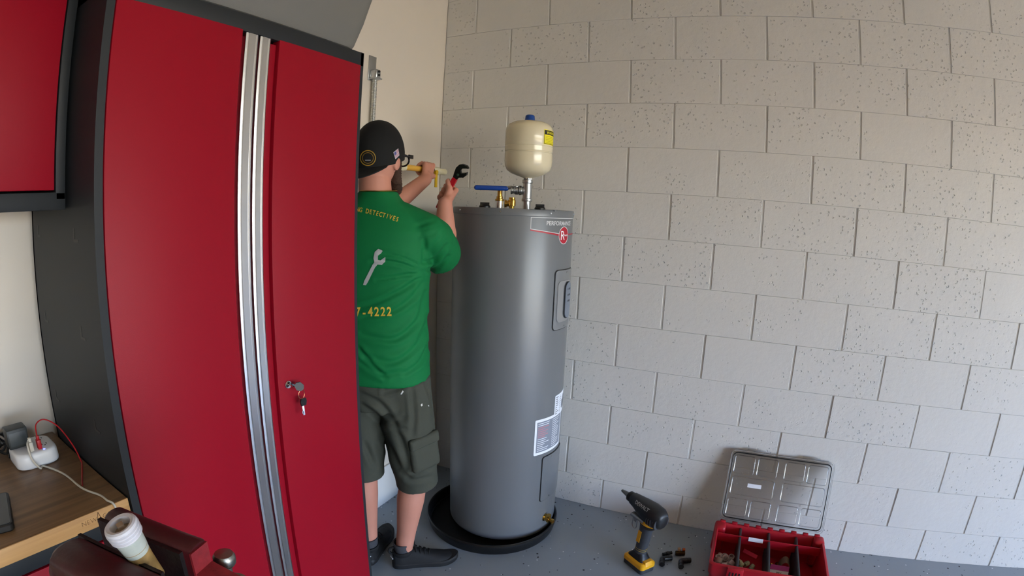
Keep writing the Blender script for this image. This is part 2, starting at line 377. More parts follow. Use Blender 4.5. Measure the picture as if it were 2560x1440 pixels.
obj('key_blade', MB().obox((lx+.025, LY0-.030, lz-.073), V(1, 0, 0), V(0, 1, 0), V(-.08, 0, 1), .0032, .001, .014).obox((lx+.022, LY0-.030, lz-.078), V(1, 0, 0), V(0, 1, 0), V(0, 0, 1), .002, .001, .004), CHROME, ks)

# grey storage tote on top of the locker
GREYP = mat('grey moulded plastic', (110, 110, 106), .55, bump=.25, bscale=500)
m = MB(); R_ = []
def tote_ring(z, g, r): return [(x, y, z) for x, y in rrect(.86+2*g, .37+2*g, r, 6, -1.640, -.312)]
for z, g, r in ((1.9365, -.02, .05), (1.941, -.006, .05), (1.952, 0, .05), (2.02, .016, .05), (2.27, .062, .06), (2.275, .085, .06), (2.30, .086, .06), (2.302, .075, .06), (2.302, .058, .06)): R_.append(tote_ring(z, g, r))
m.rings(R_, True, True)
tt = thing('storage_tote', (-1.640, -.312, 1.936), 'grey moulded plastic storage tote lying on top of the tall locker', 'tote')
obj('tub', m, GREYP, tt)
R_ = [tote_ring(z, g, .06) for z, g in ((2.303, .09), (2.33, .088), (2.336, .07), (2.336, .02), (2.33, .015))]
obj('lid', MB().rings(R_), mat('dark grey plastic', (70, 70, 70), .5), tt)

# wall cabinet over the worktop
WX1, WX0 = -1.966, -2.728; WY = -.345; WZ0, WZ1 = 1.489, 2.0
wc = thing('wall_cabinet', ((WX0+WX1)/2, WY/2, WZ0), 'red-door wall cabinet with charcoal frame mounted above the wooden worktop', 'cabinet')
m = MB().box((WX0, WY+.02, WZ0), (WX1, -.004, WZ0+.018)).box((WX0, WY+.02, WZ1-.018), (WX1, -.004, WZ1)).box((WX0, WY+.02, WZ0), (WX0+.018, -.004, WZ1)).box((WX1-.018, WY+.02, WZ0), (WX1, -.004, WZ1)).box((WX0, -.014, WZ0), (WX1, -.004, WZ1))
m.rbox((WX0, WY, WZ0), (WX1, WY+.02, WZ0+.036), .002).rbox((WX0, WY, WZ1-.036), (WX1, WY+.02, WZ1), .002).rbox((WX0, WY, WZ0+.02), (WX0+.024, WY+.02, WZ1-.02), .002).rbox((WX1-.022, WY, WZ0+.02), (WX1, WY+.02, WZ1-.02), .002)
obj('body', m, CHAR, wc)
for a, b_ in ((WX0+.026, -2.349), (-2.345, WX1-.025)):
    d = obj('door', MB().rbox((a, WY-.001, WZ0+.040), (b_, WY+.02, WZ1-.040), .002), RED, wc)
    obj('handle', MB().rbox((a+.01 if a > -2.4 else b_-.04, WY-.006, WZ0+.045), (a+.04 if a > -2.4 else b_-.01, WY-.0012, WZ1-.045), .002), ALU, d)

# base cabinet and wooden worktop
bc = thing('base_cabinet', (-2.35, -.25, 0), 'red-door base cabinet with charcoal frame under the wooden worktop', 'cabinet')
BX0, BX1, BY, BZ = -2.728, -1.963, -.476, .862
m = MB().box((BX0, BY+.02, .0), (BX0+.018, -.01, BZ)).box((BX1-.018, BY+.02, .0), (BX1, -.01, BZ)).box((BX0, -.02, 0), (BX1, -.01, BZ)).box((BX0, BY+.02, .08), (BX1, -.01, .1)).box((BX0, BY+.02, BZ-.018), (BX1, -.01, BZ))
m.rbox((BX0, BY, BZ-.042), (BX1, BY+.02, BZ), .002).rbox((BX0, BY, 0), (BX1, BY+.02, .09), .002).rbox((BX0, BY, .05), (BX0+.024, BY+.02, BZ-.02), .002).rbox((BX1-.024, BY, .05), (BX1, BY+.02, BZ-.02), .002)
obj('body', m, CHAR, bc)
for a, b_ in ((BX0+.027, -2.347), (-2.343, BX1-.027)):
    d = obj('door', MB().rbox((a, BY-.001, .095), (b_, BY+.02, BZ-.046), .002), RED, bc)
    obj('handle', MB().rbox((a+.008 if a > -2.4 else b_-.038, BY-.006, .1), (a+.038 if a > -2.4 else b_-.008, BY-.0012, BZ-.05), .002), ALU, d)

def wood_material(name, c0, c1):
    m = bpy.data.materials.new(name); m.use_nodes = True; n = m.node_tree.nodes; l = m.node_tree.links
    b = n['Principled BSDF']; b.inputs['Roughness'].default_value = .4
    tc = n.new('ShaderNodeTexCoord'); mp = n.new('ShaderNodeMapping'); mp.inputs['Scale'].default_value = (1.2, 28, 28); l.new(tc.outputs['Object'], mp.inputs[0])
    no = n.new('ShaderNodeTexNoise'); no.inputs['Scale'].default_value = 2.4; no.inputs['Detail'].default_value = 6; no.inputs['Distortion'].default_value = .4; l.new(mp.outputs[0], no.inputs['Vector'])
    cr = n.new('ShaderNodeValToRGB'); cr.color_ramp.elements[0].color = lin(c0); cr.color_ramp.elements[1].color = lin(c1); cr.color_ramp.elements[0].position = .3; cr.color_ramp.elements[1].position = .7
    l.new(no.outputs[0], cr.inputs[0]); l.new(cr.outputs[0], b.inputs['Base Color']); return m
wt = obj('worktop', MB().rbox((-2.735, -.489, .8635), (-1.963, -.002, .9005), .003), wood_material('darker top wood', (112, 84, 58), (146, 112, 78)), label='wooden worktop with engraved lettering on its pale front edge beside the locker', cat='worktop')  # top board in a darker wood tone than its front edge strip
obj('front_edge', MB().rbox((-2.735, -.493, .8637), (-1.963, -.4888, .9002), .0015), wood_material('lighter edge wood', (178, 134, 84), (206, 162, 106)), wt, label='pale front edge strip')
# engraved lettering on the front edge, the A tall and without a crossbar
BURN = mat('burnt lettering', (88, 58, 34), .7)
m = MB(); ax, ay, az = V(1, 0, 0), V(0, 0, 1), V(0, -1, 0)
xs = hitp(201, 1302, 1, -.4935)[0]; K_ = (hitp(277, 1274, 1, -.4935)[0]-xs)/.0780; TZ_ = .8825; TS_ = .0165*K_
for ch, wd in (('N', .0125), ('E', .0105), ('W', .0165)):
    flat(m, text2d(ch, TS_, -.0003), (xs+wd*K_/2, -.4932, TZ_), ax, ay, az, .0003); xs += wd*K_
s_ = MB().prism([(x*K_, y*K_) for x, y in ((0, -.004), (.0014, -.004), (.0072, .0175), (.0130, -.004), (.0144, -.004), (.0080, .0205), (.0064, .0205))], (xs-.001, -.4932, TZ_-.0045), ax, ay, az, .0001, .0003); m.add(s_.v, s_.f); xs += .0135*K_
for ch, wd in (('G', .0145), ('E', .0105)):
    flat(m, text2d(ch, TS_, -.0003), (xs+wd*K_/2, -.4932, TZ_), ax, ay, az, .0003); xs += wd*K_
print('lettering', K_)
obj('lettering', m, BURN, wt, smooth=0)
# ---------------------------------------------------------------- water heater in its drain pan
HC = V(-.285, -.571); HR = .257; HZ0, HZ1 = .022, 1.491
STEEL = mat('grey painted steel', (104, 107, 110), .33, spec=.6, bump=.04, bscale=10)
BRASS = mat('brass', (200, 160, 78), .25, metal=1.)
GALV = mat('galvanised steel', (190, 194, 198), .3, metal=1.)
WHITEPR = mat('white print', (226, 228, 230), .5)
SILVERPR = mat('silver print', (196, 198, 200), .4)
REDPR = mat('red print', (170, 22, 44), .45)
LABELP = mat('white paper label', (226, 229, 236), .55)
GREYPR = mat('grey label print', (128, 134, 146), .55)
DARKPR = mat('dark label print', (58, 62, 70), .55)
PINKPR = mat('faded red label print', (206, 120, 124), .55)
BLACKR = mat('black rubber plastic', (17, 17, 18), .38)

pan = thing('drain_pan', (-.335, -.54, 0), 'round black drain pan on the floor holding the water heater', 'drain pan')
obj('tray', MB().lathe((-.335, -.54, 0), (0, 0, 1), [(0, .002), (.296, .002), (.300, .006), (.303, .045), (.306, .054), (.312, .056), (.317, .052), (.317, .046), (.311, .044), (.308, .010), (.302, 0), (0, 0)], 72), BLACKR, pan)
ft = MB(); 
for a in (45, 135, 225, 315): ft.cyl((HC[0]+.17*math.cos(math.radians(a)), HC[1]+.17*math.sin(math.radians(a)), .0025), (HC[0]+.17*math.cos(math.radians(a)), HC[1]+.17*math.sin(math.radians(a)), .03), .03)

heater = thing('water_heater', (HC[0], HC[1], .0025), 'tall grey cylindrical electric water heater standing in a black drain pan', 'water heater')
def cylp(a, z, r=HR): a = math.radians(a); return V(HC[0]+r*math.cos(a), HC[1]+r*math.sin(a), z)
def wrap(mb, shape, a0, z0, r, L=.008):                   # flat shape -> cylinder skin, x along the arc (to the right seen from outside)
    vs, fs = refine(*shape, L); return mb.add([cylp(a0 + math.degrees(x/HR), z0+y, r) for x, y in vs], fs)
def slab(mb, poly, a0, z0, r0, r1):                       # closed thick patch following the cylinder
    vs, fs = refine(*poly2d(poly), .012)
    ed = {}
    for f in fs:
        for i in range(len(f)):
            e = (f[i], f[(i+1) % len(f)]); ed[e] = 1
    n = len(vs); P = [cylp(a0+math.degrees(x/HR), z0+y, r0) for x, y in vs] + [cylp(a0+math.degrees(x/HR), z0+y, r1) for x, y in vs]
    F = [tuple(reversed(f)) for f in fs] + [tuple(i+n for i in f) for f in fs] + [(a, b, b+n, a+n) for (a, b) in ed if (b, a) not in ed]
    return mb.add(P, F)
o = obj('shell', MB().lathe((HC[0], HC[1], 0), (0, 0, 1), [(0, HZ0+.006), (.235, HZ0+.006), (HR-.006, HZ0+.004), (HR-.001, HZ0+.012), (HR, HZ0+.02), (HR, 1.470), (HR-.001, 1.474), (0, 1.474)], 96), STEEL, heater)
for a in (45, 135, 225, 315):
    obj('foot', MB().cyl((HC[0]+.17*math.cos(math.radians(a)), HC[1]+.17*math.sin(math.radians(a)), .0025), (HC[0]+.17*math.cos(math.radians(a)), HC[1]+.17*math.sin(math.radians(a)), .03), .03), BLACKR, heater)
top = obj('top_cap', MB().lathe((HC[0], HC[1], 0), (0, 0, 1), [(HR+.0015, 1.4635), (HR+.0035, 1.465), (HR+.0035, 1.484), (HR+.001, 1.490), (HR-.010, HZ1), (HR-.014, 1.486), (0, 1.486)], 96), STEEL, heater)
for a in (-166, -121, -76, -31, 14, 59, 104, 149):
    p = cylp(a, 1.478, HR+.003); q = cylp(a, 1.478, HR+.0065)
    obj('screw', MB().cyl(p, q, .0042, .0030, 10), CHROME, top)
# brand plate: white outlined flag, red underline, round red badge
m = MB(); A0 = -139.9; Z0 = 1.460; e = HR+.0009; LN = .0026
arc = math.radians(90)*HR
def strip(mb, x0, y0, x1, y1, wd, r=e):
    d_ = unit(V(x1-x0, y1-y0)); nrm = V(-d_[1], d_[0])*wd/2
    return wrap(mb, ([(x0-nrm[0], y0-nrm[1]), (x1-nrm[0], y1-nrm[1]), (x1+nrm[0], y1+nrm[1]), (x0+nrm[0], y0+nrm[1])], [(0, 1, 2, 3)]), A0, Z0, r)
strip(m, 0, 0, arc, 0, LN); strip(m, .001, .001, .001, -.046, LN)
strip(m, 0, -.045, .145, -.063, LN)
obj('plate_outline', m, SILVERPR, heater, smooth=60)
m = MB(); wrap(m, poly2d([(0, -.047), (.145, -.0645), (.145, -.0715), (.0, -.052)]), A0, Z0, e)
wrap(m, rect2d(.205, -.068, .40, -.063), A0, Z0, e)
obj('plate_underline', m, REDPR, heater, smooth=60)
m = MB(); wrap(m, text2d('PERFORMANCE', .0235, .0007), -125.5 + math.degrees(.085/HR), 1.4385, e, .01); obj('lettering', m, SILVERPR, heater, smooth=60)
m = MB(); wrap(m, disc2d(.0335), -101.5, 1.391, e+.0002); bad = obj('badge', m, REDPR, heater, smooth=60)
m = MB(); wrap(m, ring2d(.0335, .0358), -101.5, 1.391, e+.0003); wrap(m, text2d('R', .052, .0002), -101.5-math.degrees(.010/HR), 1.389, e+.0005); wrap(m, text2d('heem', .0135, .0002), -101.5+math.degrees(.0155/HR), 1.3915, e+.0005)
obj('badge_lettering', m, WHITEPR, bad, smooth=60)
# element access covers (front of the tank)
FA = -92.5
up = obj('access_cover', slab(MB(), rrect(.172, .246, .016, 5), FA, 1.1255, HR-.001, HR+.004), mat('satin steel cover', (146, 149, 152), .3, metal=.6), heater, smooth=50)
obj('cover_gap', slab(MB(), rrect(.179, .253, .019, 5), FA, 1.1255, HR-.001, HR+.0012), BLACKP, up, smooth=50)
obj('recess_ring', slab(MB(), rrect(.104, .172, .02, 5), FA-4, 1.119, HR+.001, HR+.007), mat('bright steel cover', (188, 190, 193), .2, metal=.8), up, smooth=50)
ct = obj('control_panel', slab(MB(), rrect(.054, .150, .026, 7), FA+1.5, 1.121, HR, HR+.013), mat('grey control panel', (112, 120, 132), .35), up, smooth=50)
obj('control_edge', slab(MB(), rrect(.060, .156, .029, 7), FA+1.5, 1.121, HR, HR+.0105), BLACKP, up, smooth=50)
m = MB()
for zz in (1.168, 1.143, 1.118):
    wrap(m, rect2d(-.010, -.004, .010, .004), FA+3, zz, HR+.0134); wrap(m, rect2d(-.020, -.003, -.014, .003), FA+3, zz, HR+.0134)
obj('control_icons', m, DARKPR, up, smooth=0, kind='stuff')
for zz in (1.2385, 1.0125): obj('screw', MB().cyl(cylp(FA-1, zz, HR+.003), cylp(FA-1, zz, HR+.0065), .0035, n=10), CHROME, up)
lo_ = obj('access_cover', slab(MB(), rrect(.196, .226, .012, 5), FA, .3175, HR-.001, HR+.004), STEEL, heater, smooth=50)
obj('cover_gap', slab(MB(), rrect(.203, .233, .014, 5), FA, .3175, HR-.001, HR+.0012), BLACKP, lo_, smooth=50)
for zz in (.42, .216): obj('screw', MB().cyl(cylp(FA-9, zz, HR+.003), cylp(FA-9, zz, HR+.0065), .0035, n=10), CHROME, lo_)
# rating and warning stickers
s1 = obj('rating_sticker', slab(MB(), rrect(.150, .100, .004, 3), -83.5, .654, HR-.0005, HR+.0008), LABELP, heater, smooth=50)
m = MB(); re_ = HR+.0011
for i in range(9):
    yy = .040-i*.0095; x0 = -.069
    wrap(m, rect2d(x0, yy-.0016, x0+rng.uniform(.012, .03), yy+.0016), -83.5, .654, re_); wrap(m, rect2d(-.030, yy-.0012, -.030+rng.uniform(.008, .022), yy+.0012), -83.5, .654, re_)
wrap(m, rect2d(.0, -.03, .014, .012), -83.5, .654, re_); wrap(m, rect2d(.022, -.03, .05, .03), -83.5, .654, re_)
obj('fine_print', m, DARKPR, s1, smooth=0, kind='stuff')
s2 = obj('warning_sticker', slab(MB(), rrect(.196, .168, .006, 3), -104.0, .535, HR-.0005, HR+.0009), LABELP, heater, smooth=50)
m = MB(); wrap(m, rect2d(-.088, -.072, .088, .072), -104.0, .535, HR+.0011); obj('print_field', m, GREYPR, s2, smooth=60)
m = MB(); m2 = MB()
for i in range(15):
    yy = .064-i*.0091
    for x0 in (-.082, .006):
        for _ in range(2):
            wd = rng.uniform(.02, .07); (m2 if 1 < i < 9 and x0 < 0 else m)
            wrap(m2 if (1 < i < 8 and x0 < 0) else m, rect2d(x0, yy-.0013, x0+wd, yy+.0013), -104.0, .535, HR+.0013)
obj('fine_print', m, LABELP, s2, smooth=0, kind='stuff'); obj('red_print', m2, PINKPR, s2, smooth=0, kind='stuff')
# drain valve
p0 = cylp(-104, .098, HR-.004); dr_ = unit(V(math.cos(math.radians(-104)), math.sin(math.radians(-104)), -.12))
dv = obj('drain_valve', MB().lathe(p0, dr_, [(.019, 0), (.019, .005), (.013, .007), (.013, .022), (.016, .023), (.016, .030), (.010, .032), (.010, .040), (.0125, .041), (.0125, .052), (.006, .053), (.006, .047), (0, .047)], 20), BRASS, heater)
obj('valve_stem', MB().cyl(p0+dr_*.026, p0+dr_*.026+V(0, 0, .022), .007).cyl(p0+dr_*.026+V(0, 0, .020), p0+dr_*.026+V(0, 0, .026), .012, n=8), BRASS, dv)
# black plugs over the spare ports on the lid
for px, D_, w_ in ((1212, 2.20, .024), (1350, 2.12, .022)):
    b_ = atD(px, 512, D_); b_[2] = 1.486
    q = obj('port_plug', MB().lathe(b_, (0, 0, 1), [(w_, 0), (w_, .010), (w_*.8, .016), (w_*.5, .018), (0, .018)], 20), BLACKR, heater)
    obj('grip_rib', MB().obox(b_+V(0, 0, .021), CR*V(1, 1, 0), unit(np.cross((0, 0, 1), CR)), V(0, 0, 1), w_*.8, .005, .005), BLACKR, q)
obj('port_cover', MB().rbox(tuple(atD(1378, 512, 2.12)[:2]-V(.035, .03))+(1.4855,), tuple(atD(1378, 512, 2.12)[:2]+V(.035, .03))+(1.4925,), .003), STEEL, heater)

# cold-water inlet: galvanised nipple, tee, blue-lever ball valve and expansion tank
cp = atD(1317, 500, 2.20); cp[2] = 0
def cz(z): return V(cp[0], cp[1], z)
tee = thing('pipe_tee', cz(1.486), 'galvanised pipe tee with a long blue valve lever on top of the water heater', 'pipe fitting')
obj('nipple', MB().lathe(cz(1.486), (0, 0, 1), [(.016, 0), (.016, .045)], 20), GALV, tee)
bd = unit(atD(1290, 473, 2.20)-atD(1318, 473, 2.20)); bd[2] = 0; bd = unit(bd)
m = MB().lathe(cz(1.522), (0, 0, 1), [(.0, 0), (.021, 0), (.022, .004), (.022, .010), (.0185, .013), (.0185, .075), (.022, .078), (.022, .088), (.020, .09), (0, .09)], 24)
obj('body', m, GALV, tee)
obj('branch', MB().lathe(cz(1.567), bd, [(.0165, .006), (.0165, .022), (.020, .024), (.020, .034), (0, .034)], 20), GALV, tee)
vb = cz(1.567)+bd*.034
val = obj('valve_body', MB().lathe(vb, bd, [(.013, 0), (.018, .003), (.018, .016), (.014, .02), (.014, .026), (.017, .028), (.017, .034), (0, .034)], 12), GALV, tee)
hd = vb+bd*.012+V(0, 0, .012)
obj('lever_arm', MB().tube([hd+V(0, 0, -.018), hd+V(0, 0, -.002), hd+bd*.02+V(0, 0, -.001), hd+bd*.055+V(0, 0, -.005)], .0075, 8).cyl(hd-V(0, 0, .008), hd+V(0, 0, .004), .011), GALV, val)
obj('lever_grip', MB().cap(hd+bd*.040+V(0, 0, -.006), hd+bd*.165+V(0, 0, -.006), .0098, .0105, 16), mat('blue vinyl grip', (24, 66, 150), .35), val)

et = thing('expansion_tank', cz(1.610), 'cream expansion tank with a blue cap and yellow warning label above the water heater', 'expansion tank')
CREAM = mat('cream enamel', (216, 206, 176), .22, coat=.3)
TR = .099; prof = [(.012, 1.612), (.018, 1.620), (.045, 1.628), (.072, 1.638), (.089, 1.652), (.097, 1.670), (TR, 1.688), (TR, 1.722), (TR-.002, 1.724), (TR-.002, 1.727), (TR, 1.729), (TR+.001, 1.748), (TR-.001, 1.750), (TR-.001, 1.752), (TR, 1.754), (TR, 1.812), (.096, 1.828), (.086, 1.842), (.066, 1.852), (.035, 1.858), (.0, 1.859)]
obj('tank_shell', MB().lathe(cz(0), (0, 0, 1), prof, 64), CREAM, et)
obj('neck', MB().lathe(cz(1.603), (0, 0, 1), [(.0155, 0), (.0155, .006), (.018, .007), (.018, .016), (.013, .017), (.013, .022)], 6), GALV, et)
obj('air_cap', MB().lathe(cz(1.856), (0, 0, 1), [(.024, 0), (.024, .003), (.0215, .006), (.019, .024), (.015, .028), (0, .029)], 24), mat('blue plastic cap', (20, 70, 150), .4), et)
m = MB(); m2 = MB(); Y2 = mat('yellow label', (238, 226, 30), .45)
la = math.degrees(math.atan2(*(CAM[:2]-cp[:2])[::-1])); LA0 = la+65
def tp(a, z, r): a = math.radians(a); return V(cp[0]+r*math.cos(a), cp[1]+r*math.sin(a), z)
def twrap(mb, shape, z0, r):
    vs, fs = refine(*shape, .008); return mb.add([tp(LA0+math.degrees(x/TR), z0+y, r) for x, y in vs], fs)
lb = obj('warning_label', twrap(MB(), rect2d(-.050, -.030, .050, .030), 1.785, TR+.0006), Y2, et, smooth=60)
twrap(m, ([(-.048, -.028), (.048, -.028), (.048, .028), (-.048, .028), (-.046, -.026), (.046, -.026), (.046, .026), (-.046, .026)], [(0, 1, 5, 4), (1, 2, 6, 5), (2, 3, 7, 6), (3, 0, 4, 7)]), 1.785, TR+.0009)
twrap(m, rect2d(-.047, .010, .047, .026), 1.785, TR+.0009)
obj('label_border', m, mat('black print', (22, 22, 20), .5), lb, smooth=60)
twrap(m2, text2d('WARNING', .0145, .0003), 1.803, TR+.0013); obj('lettering', m2, Y2, lb, smooth=60)
m = MB()
for i in range(5): twrap(m, rect2d(-.040, .002-i*.0062, -.040+rng.uniform(.05, .08), .0034-i*.0062), 1.785, TR+.0010)
obj('fine_print', m, mat('olive label print', (150, 142, 24), .5), lb, smooth=0, kind='stuff')

# hot-water outlet with a brass adapter, and the brass relief valve
hp = atD(1249, 500, 2.27)
hn = thing('outlet_nipple', (hp[0], hp[1], 1.486), 'chrome outlet nipple with a brass push adapter standing on the water heater', 'pipe fitting')
obj('nipple', MB().lathe((hp[0], hp[1], 1.486), (0, 0, 1), [(.0155, 0), (.0155, .040)], 20), CHROME, hn)
obj('brass_adapter', MB().lathe((hp[0], hp[1], 1.520), (0, 0, 1), [(.016, 0), (.0195, .002), (.0195, .008), (.014, .011), (.014, .020), (.0105, .022), (.0105, .045), (.0115, .046), (.0115, .05), (.008, .05), (.008, .04), (0, .04)], 12), BRASS, hn)
rp_ = atD(1280, 500, 2.30)
rv = thing('relief_valve', (rp_[0], rp_[1], 1.486), 'short brass relief valve between the two nipples on the water heater', 'valve')
obj('body', MB().lathe((rp_[0], rp_[1], 1.486), (0, 0, 1), [(.011, 0), (.011, .014), (.017, .016), (.017, .040), (.014, .044), (.014, .052), (0, .053)], 16), BRASS, rv)
obj('side_outlet', MB().lathe((rp_[0], rp_[1], 1.511), bd, [(.013, .010), (.013, .022), (.017, .023), (.017, .032), (.012, .032), (.012, .024), (0, .024)], 16), BRASS, rv)

# flexible metal conduit and its clamp plate on the back wall
cq = [hitp(936, 195, 1, -.028), hitp(938, 320, 1, -.028)]; cx = (cq[0][0]+cq[1][0])/2; ctop = cq[0][2]
co = thing('metal_conduit', (cx, -.02, .95), 'flexible spiral metal conduit running down the back wall beside the corner', 'conduit')
pts, rad = [], []; z = ctop
while z > .95:
    for dz, rr in ((0, .0088), (.0018, .0112), (.0042, .0112), (.006, .0088)): pts.append(V(cx, -.022, z-dz)); rad.append(rr)
    z -= .0068
obj('spiral_tube', MB().tube(pts, rad, 12), mat('zinc conduit', (205, 206, 200), .35, metal=.85), co, smooth=60)
pl = hitp(931, 168, 1, -.004)
pb = obj('clamp_plate', MB().rbox((pl[0]-.024, -.005, pl[2]-.062), (pl[0]+.024, -.001, pl[2]+.050), .001), GALV, co)
obj('connector', MB().rbox((cx-.017, -.042, ctop-.002), (cx+.017, -.004, ctop+.040), .008, 3).rbox((cx-.021, -.046, ctop-.004), (cx+.021, -.003, ctop+.002), .001), GALV, co)
for dz in (.014, .03): obj('connector_screw', MB().cyl((cx, -.040, ctop+dz), (cx, -.047, ctop+dz), .005, n=10), mat('dark screw', (40, 40, 42), .4, metal=.6), co)
# ---------------------------------------------------------------- things on the worktop
WTZ = .9005
WHITEP = mat('white plastic', (226, 228, 232), .35)
CABLEW = mat('white cable', (206, 200, 186), .5)
CABLER = mat('red cable', (176, 22, 30), .45)
pc = V(-2.062, -.150, WTZ)
ps = thing('power_hub', pc, 'white rounded desktop power hub with outlets standing on the worktop', 'power hub')
bdy = MB(); R_ = []
for z, g in ((0, -.006), (.003, -.001), (.008, 0), (.030, -.001), (.0365, -.003), (.039, -.008)): R_.append([(pc[0]+x, pc[1]+y, WTZ+z) for x, y in rrect(.112+2*g, .112+2*g, .030, 8)])
hub = obj('body', bdy.rings(R_), WHITEP, ps, smooth=50)
dk = mat('dark slot', (30, 30, 34), .6)
for ox, oy in ((.028, .026), (.028, -.016), (-.012, .030)):
    m = MB()
    for dx, dy, a, b_ in ((-.006, 0, .0012, .004), (.006, 0, .0012, .0035), (0, -.009, .002, .002)):
        m.box((pc[0]+ox+dx-a, pc[1]+oy+dy-b_, WTZ+.0388), (pc[0]+ox+dx+a, pc[1]+oy+dy+b_, WTZ+.0394))
    obj('outlet_slots', m, dk, hub, smooth=0, kind='stuff')
obj('power_light', MB().cyl((pc[0]+.018, pc[1]-.047, WTZ+.0385), (pc[0]+.018, pc[1]-.047, WTZ+.0396), .003), mat('blue indicator', (110, 120, 255), .4, emit=.6), hub)
ad = thing('wall_adapter', (-2.092, -.128, WTZ+.0395), 'black cube power adapter plugged into the white power hub', 'adapter')
obj('case', MB().rbox((-2.119, -.150, WTZ+.0395), (-2.065, -.106, WTZ+.0885), .004), mat('matte black plastic', (46, 50, 50), .45), ad)
obj('label_face', MB().rbox((-2.114, -.1506, WTZ+.047), (-2.070, -.1500, WTZ+.081), .0004), mat('dark grey panel', (62, 68, 70), .4), ad)
def plug(name, px, mt, label, cab, pts):
    p = V(px, -.188, WTZ+.0395)
    t = thing(name, p, label, 'cable')
    obj('plug', MB().rbox(p+V(-.0052, -.008, 0), p+V(.0052, .008, .024), .002).rbox(p+V(-.0036, -.005, .023), p+V(.0036, .005, .034), .002), mt, t)
    obj('cord', MB().tube([p+V(0, 0, .030)]+pts, cab, 8, smooth=10), mt, t)
H = lambda x, y, z=WTZ+.0035: hitp(x, y, 2, z)
plug('usb_cable', -2.073, CABLEW, 'white charging cable running from the power hub across the worktop edge', .0024,
     [V(-2.077, -.188, WTZ+.066), V(-2.084, -.202, WTZ+.060), V(-2.083, -.214, WTZ+.030), V(-2.070, -.222, WTZ+.006), H(110, 1165), H(160, 1185), H(205, 1220), H(250, 1238), hitp(268, 1251, 2, WTZ+.004), V(-1.998, -.497, WTZ-.002), V(-1.996, -.503, WTZ-.05), V(-1.995, -.503, WTZ-.16)])
plug('usb_cable', -2.052, CABLER, 'thin red charging cable arching from the power hub along the locker side', .0017,
     [V(-2.052, -.186, WTZ+.076), V(-2.044, -.170, WTZ+.094), V(-2.020, -.165, WTZ+.098), V(-1.995, -.190, WTZ+.080), V(-1.978, -.225, WTZ+.040), V(-1.974, -.255, WTZ+.006), H(205, 1165, WTZ+.0022), H(205, 1190, WTZ+.0022), H(206, 1213, WTZ+.0022)])
ph = thing('phone', (-2.227, -.367, WTZ), 'black phone lying flat on the worktop', 'phone')
pm = MB(); cs, sn = math.cos(-.21), math.sin(-.21)
def phr(w_, h_, r, z): return [(-2.227+x*cs-y*sn, -.367+x*sn+y*cs, WTZ+z) for x, y in rrect(w_, h_, r, 5)]
obj('case', pm.rings([phr(.076, .142, .008, .0005), phr(.080, .146, .009, .003), phr(.080, .146, .009, .014), phr(.076, .142, .008, .0165)]), BLACKP, ph)
obj('screen', MB().rings([phr(.070, .136, .006, .0165), phr(.070, .136, .006, .0172)]), mat('dark glass', (38, 44, 50), .12), ph)
pts = []
for a in np.linspace(0, 9*math.pi, 90): pts.append(V(-2.122+.016*math.cos(a)+.002*math.sin(3.1*a), -.062+.030*math.sin(a), WTZ+.012+.0014*a+.006*math.sin(2.3*a)))
obj('cable_bundle', MB().tube([V(-2.115, -.10, WTZ+.004)]+pts+[V(-2.17, -.10, WTZ+.02), V(-2.20, -.04, WTZ+.004)], .0032, 6), BLACKP, label='coiled black power cord lying on the worktop by the wall', cat='cable')

# ---------------------------------------------------------------- pedestal vise in the foreground
VRED = mat('worn dark red paint', (60, 7, 14), .45, var=.35, vscale=40, bump=.3, bscale=90)
VRED2 = mat('scuffed red paint', (124, 26, 34), .55, var=.55, vscale=70, bump=.4, bscale=120)
VDARK = mat('oily dark steel', (22, 15, 16), .5, metal=.2, bump=.3, bscale=150)
VSTEEL = mat('worn steel', (150, 148, 140), .35, metal=1., bump=.3, bscale=90)
VZ = 1.12
a_ = hitp(245, 1290, 2, VZ); b_ = hitp(445, 1375, 2, VZ); jd = unit(V(b_[0]-a_[0], b_[1]-a_[1], 0)); jn = V(jd[1], -jd[0], 0)   # along the jaws; from the far jaw to the near one
JL = float(np.dot(b_-a_, jd))
vis = thing('bench_vise', (a_[0]+jd[0]*JL*.5+jn[0]*.03, a_[1]+jd[1]*JL*.5+jn[1]*.03, 0), 'worn dark red pedestal vise gripping a white threaded fitting', 'vise')
def vp(u, n, z): return a_ + jd*u + jn*n + V(0, 0, z)
UX = jd; NX = jn; ZX = V(0, 0, 1)
def bar(mb, n0, n1, u0, u1, zt, zb, r):                    # bar with a crowned top
    w_ = n1-n0; prof = [(n0+w_/2+w_/2*math.cos(math.pi*i/8), zt-r+r*math.sin(math.pi*i/8)) for i in range(9)] + [(n0, zb), (n1, zb)]
    return mb.rings([[vp(u, n0+w_/2+(q[0]-n0-w_/2)*k, q[1]-(0 if k == 1 else .002)) for q in prof] for u, k in ((u0, .9), (u0+.004, 1), (u1-.004, 1), (u1, .94))])
far = obj('fixed_jaw', bar(MB(), -.038, -.006, .001, JL+.010, .000, -.085, .008), VRED, vis)
obj('jaw_plate', MB().obox(vp(JL/2-.002, -.003, -.030), UX, NX, ZX, JL/2+.002, .003, .024), VDARK, far)
obj('jaw_end', MB().obox(vp(JL+.0115, -.021, -.040), UX, NX, ZX, .0016, .015, .034), VRED2, far)
obj('vise_body', MB().obox(vp(JL*.5, -.030, -.115), UX, NX, ZX, .050, .040, .035, .85).obox(vp(JL*.5, .06, -.125), UX, NX, ZX, .030, .07, .020), VRED, vis)
near = obj('moving_jaw', bar(MB(), .038, .094, .012, JL+.02, .003, -.080, .014), VRED, vis)
obj('jaw_plate', MB().obox(vp(JL/2+.004, .0355, -.030), UX, NX, ZX, JL/2+.002, .0025, .024), VDARK, near)
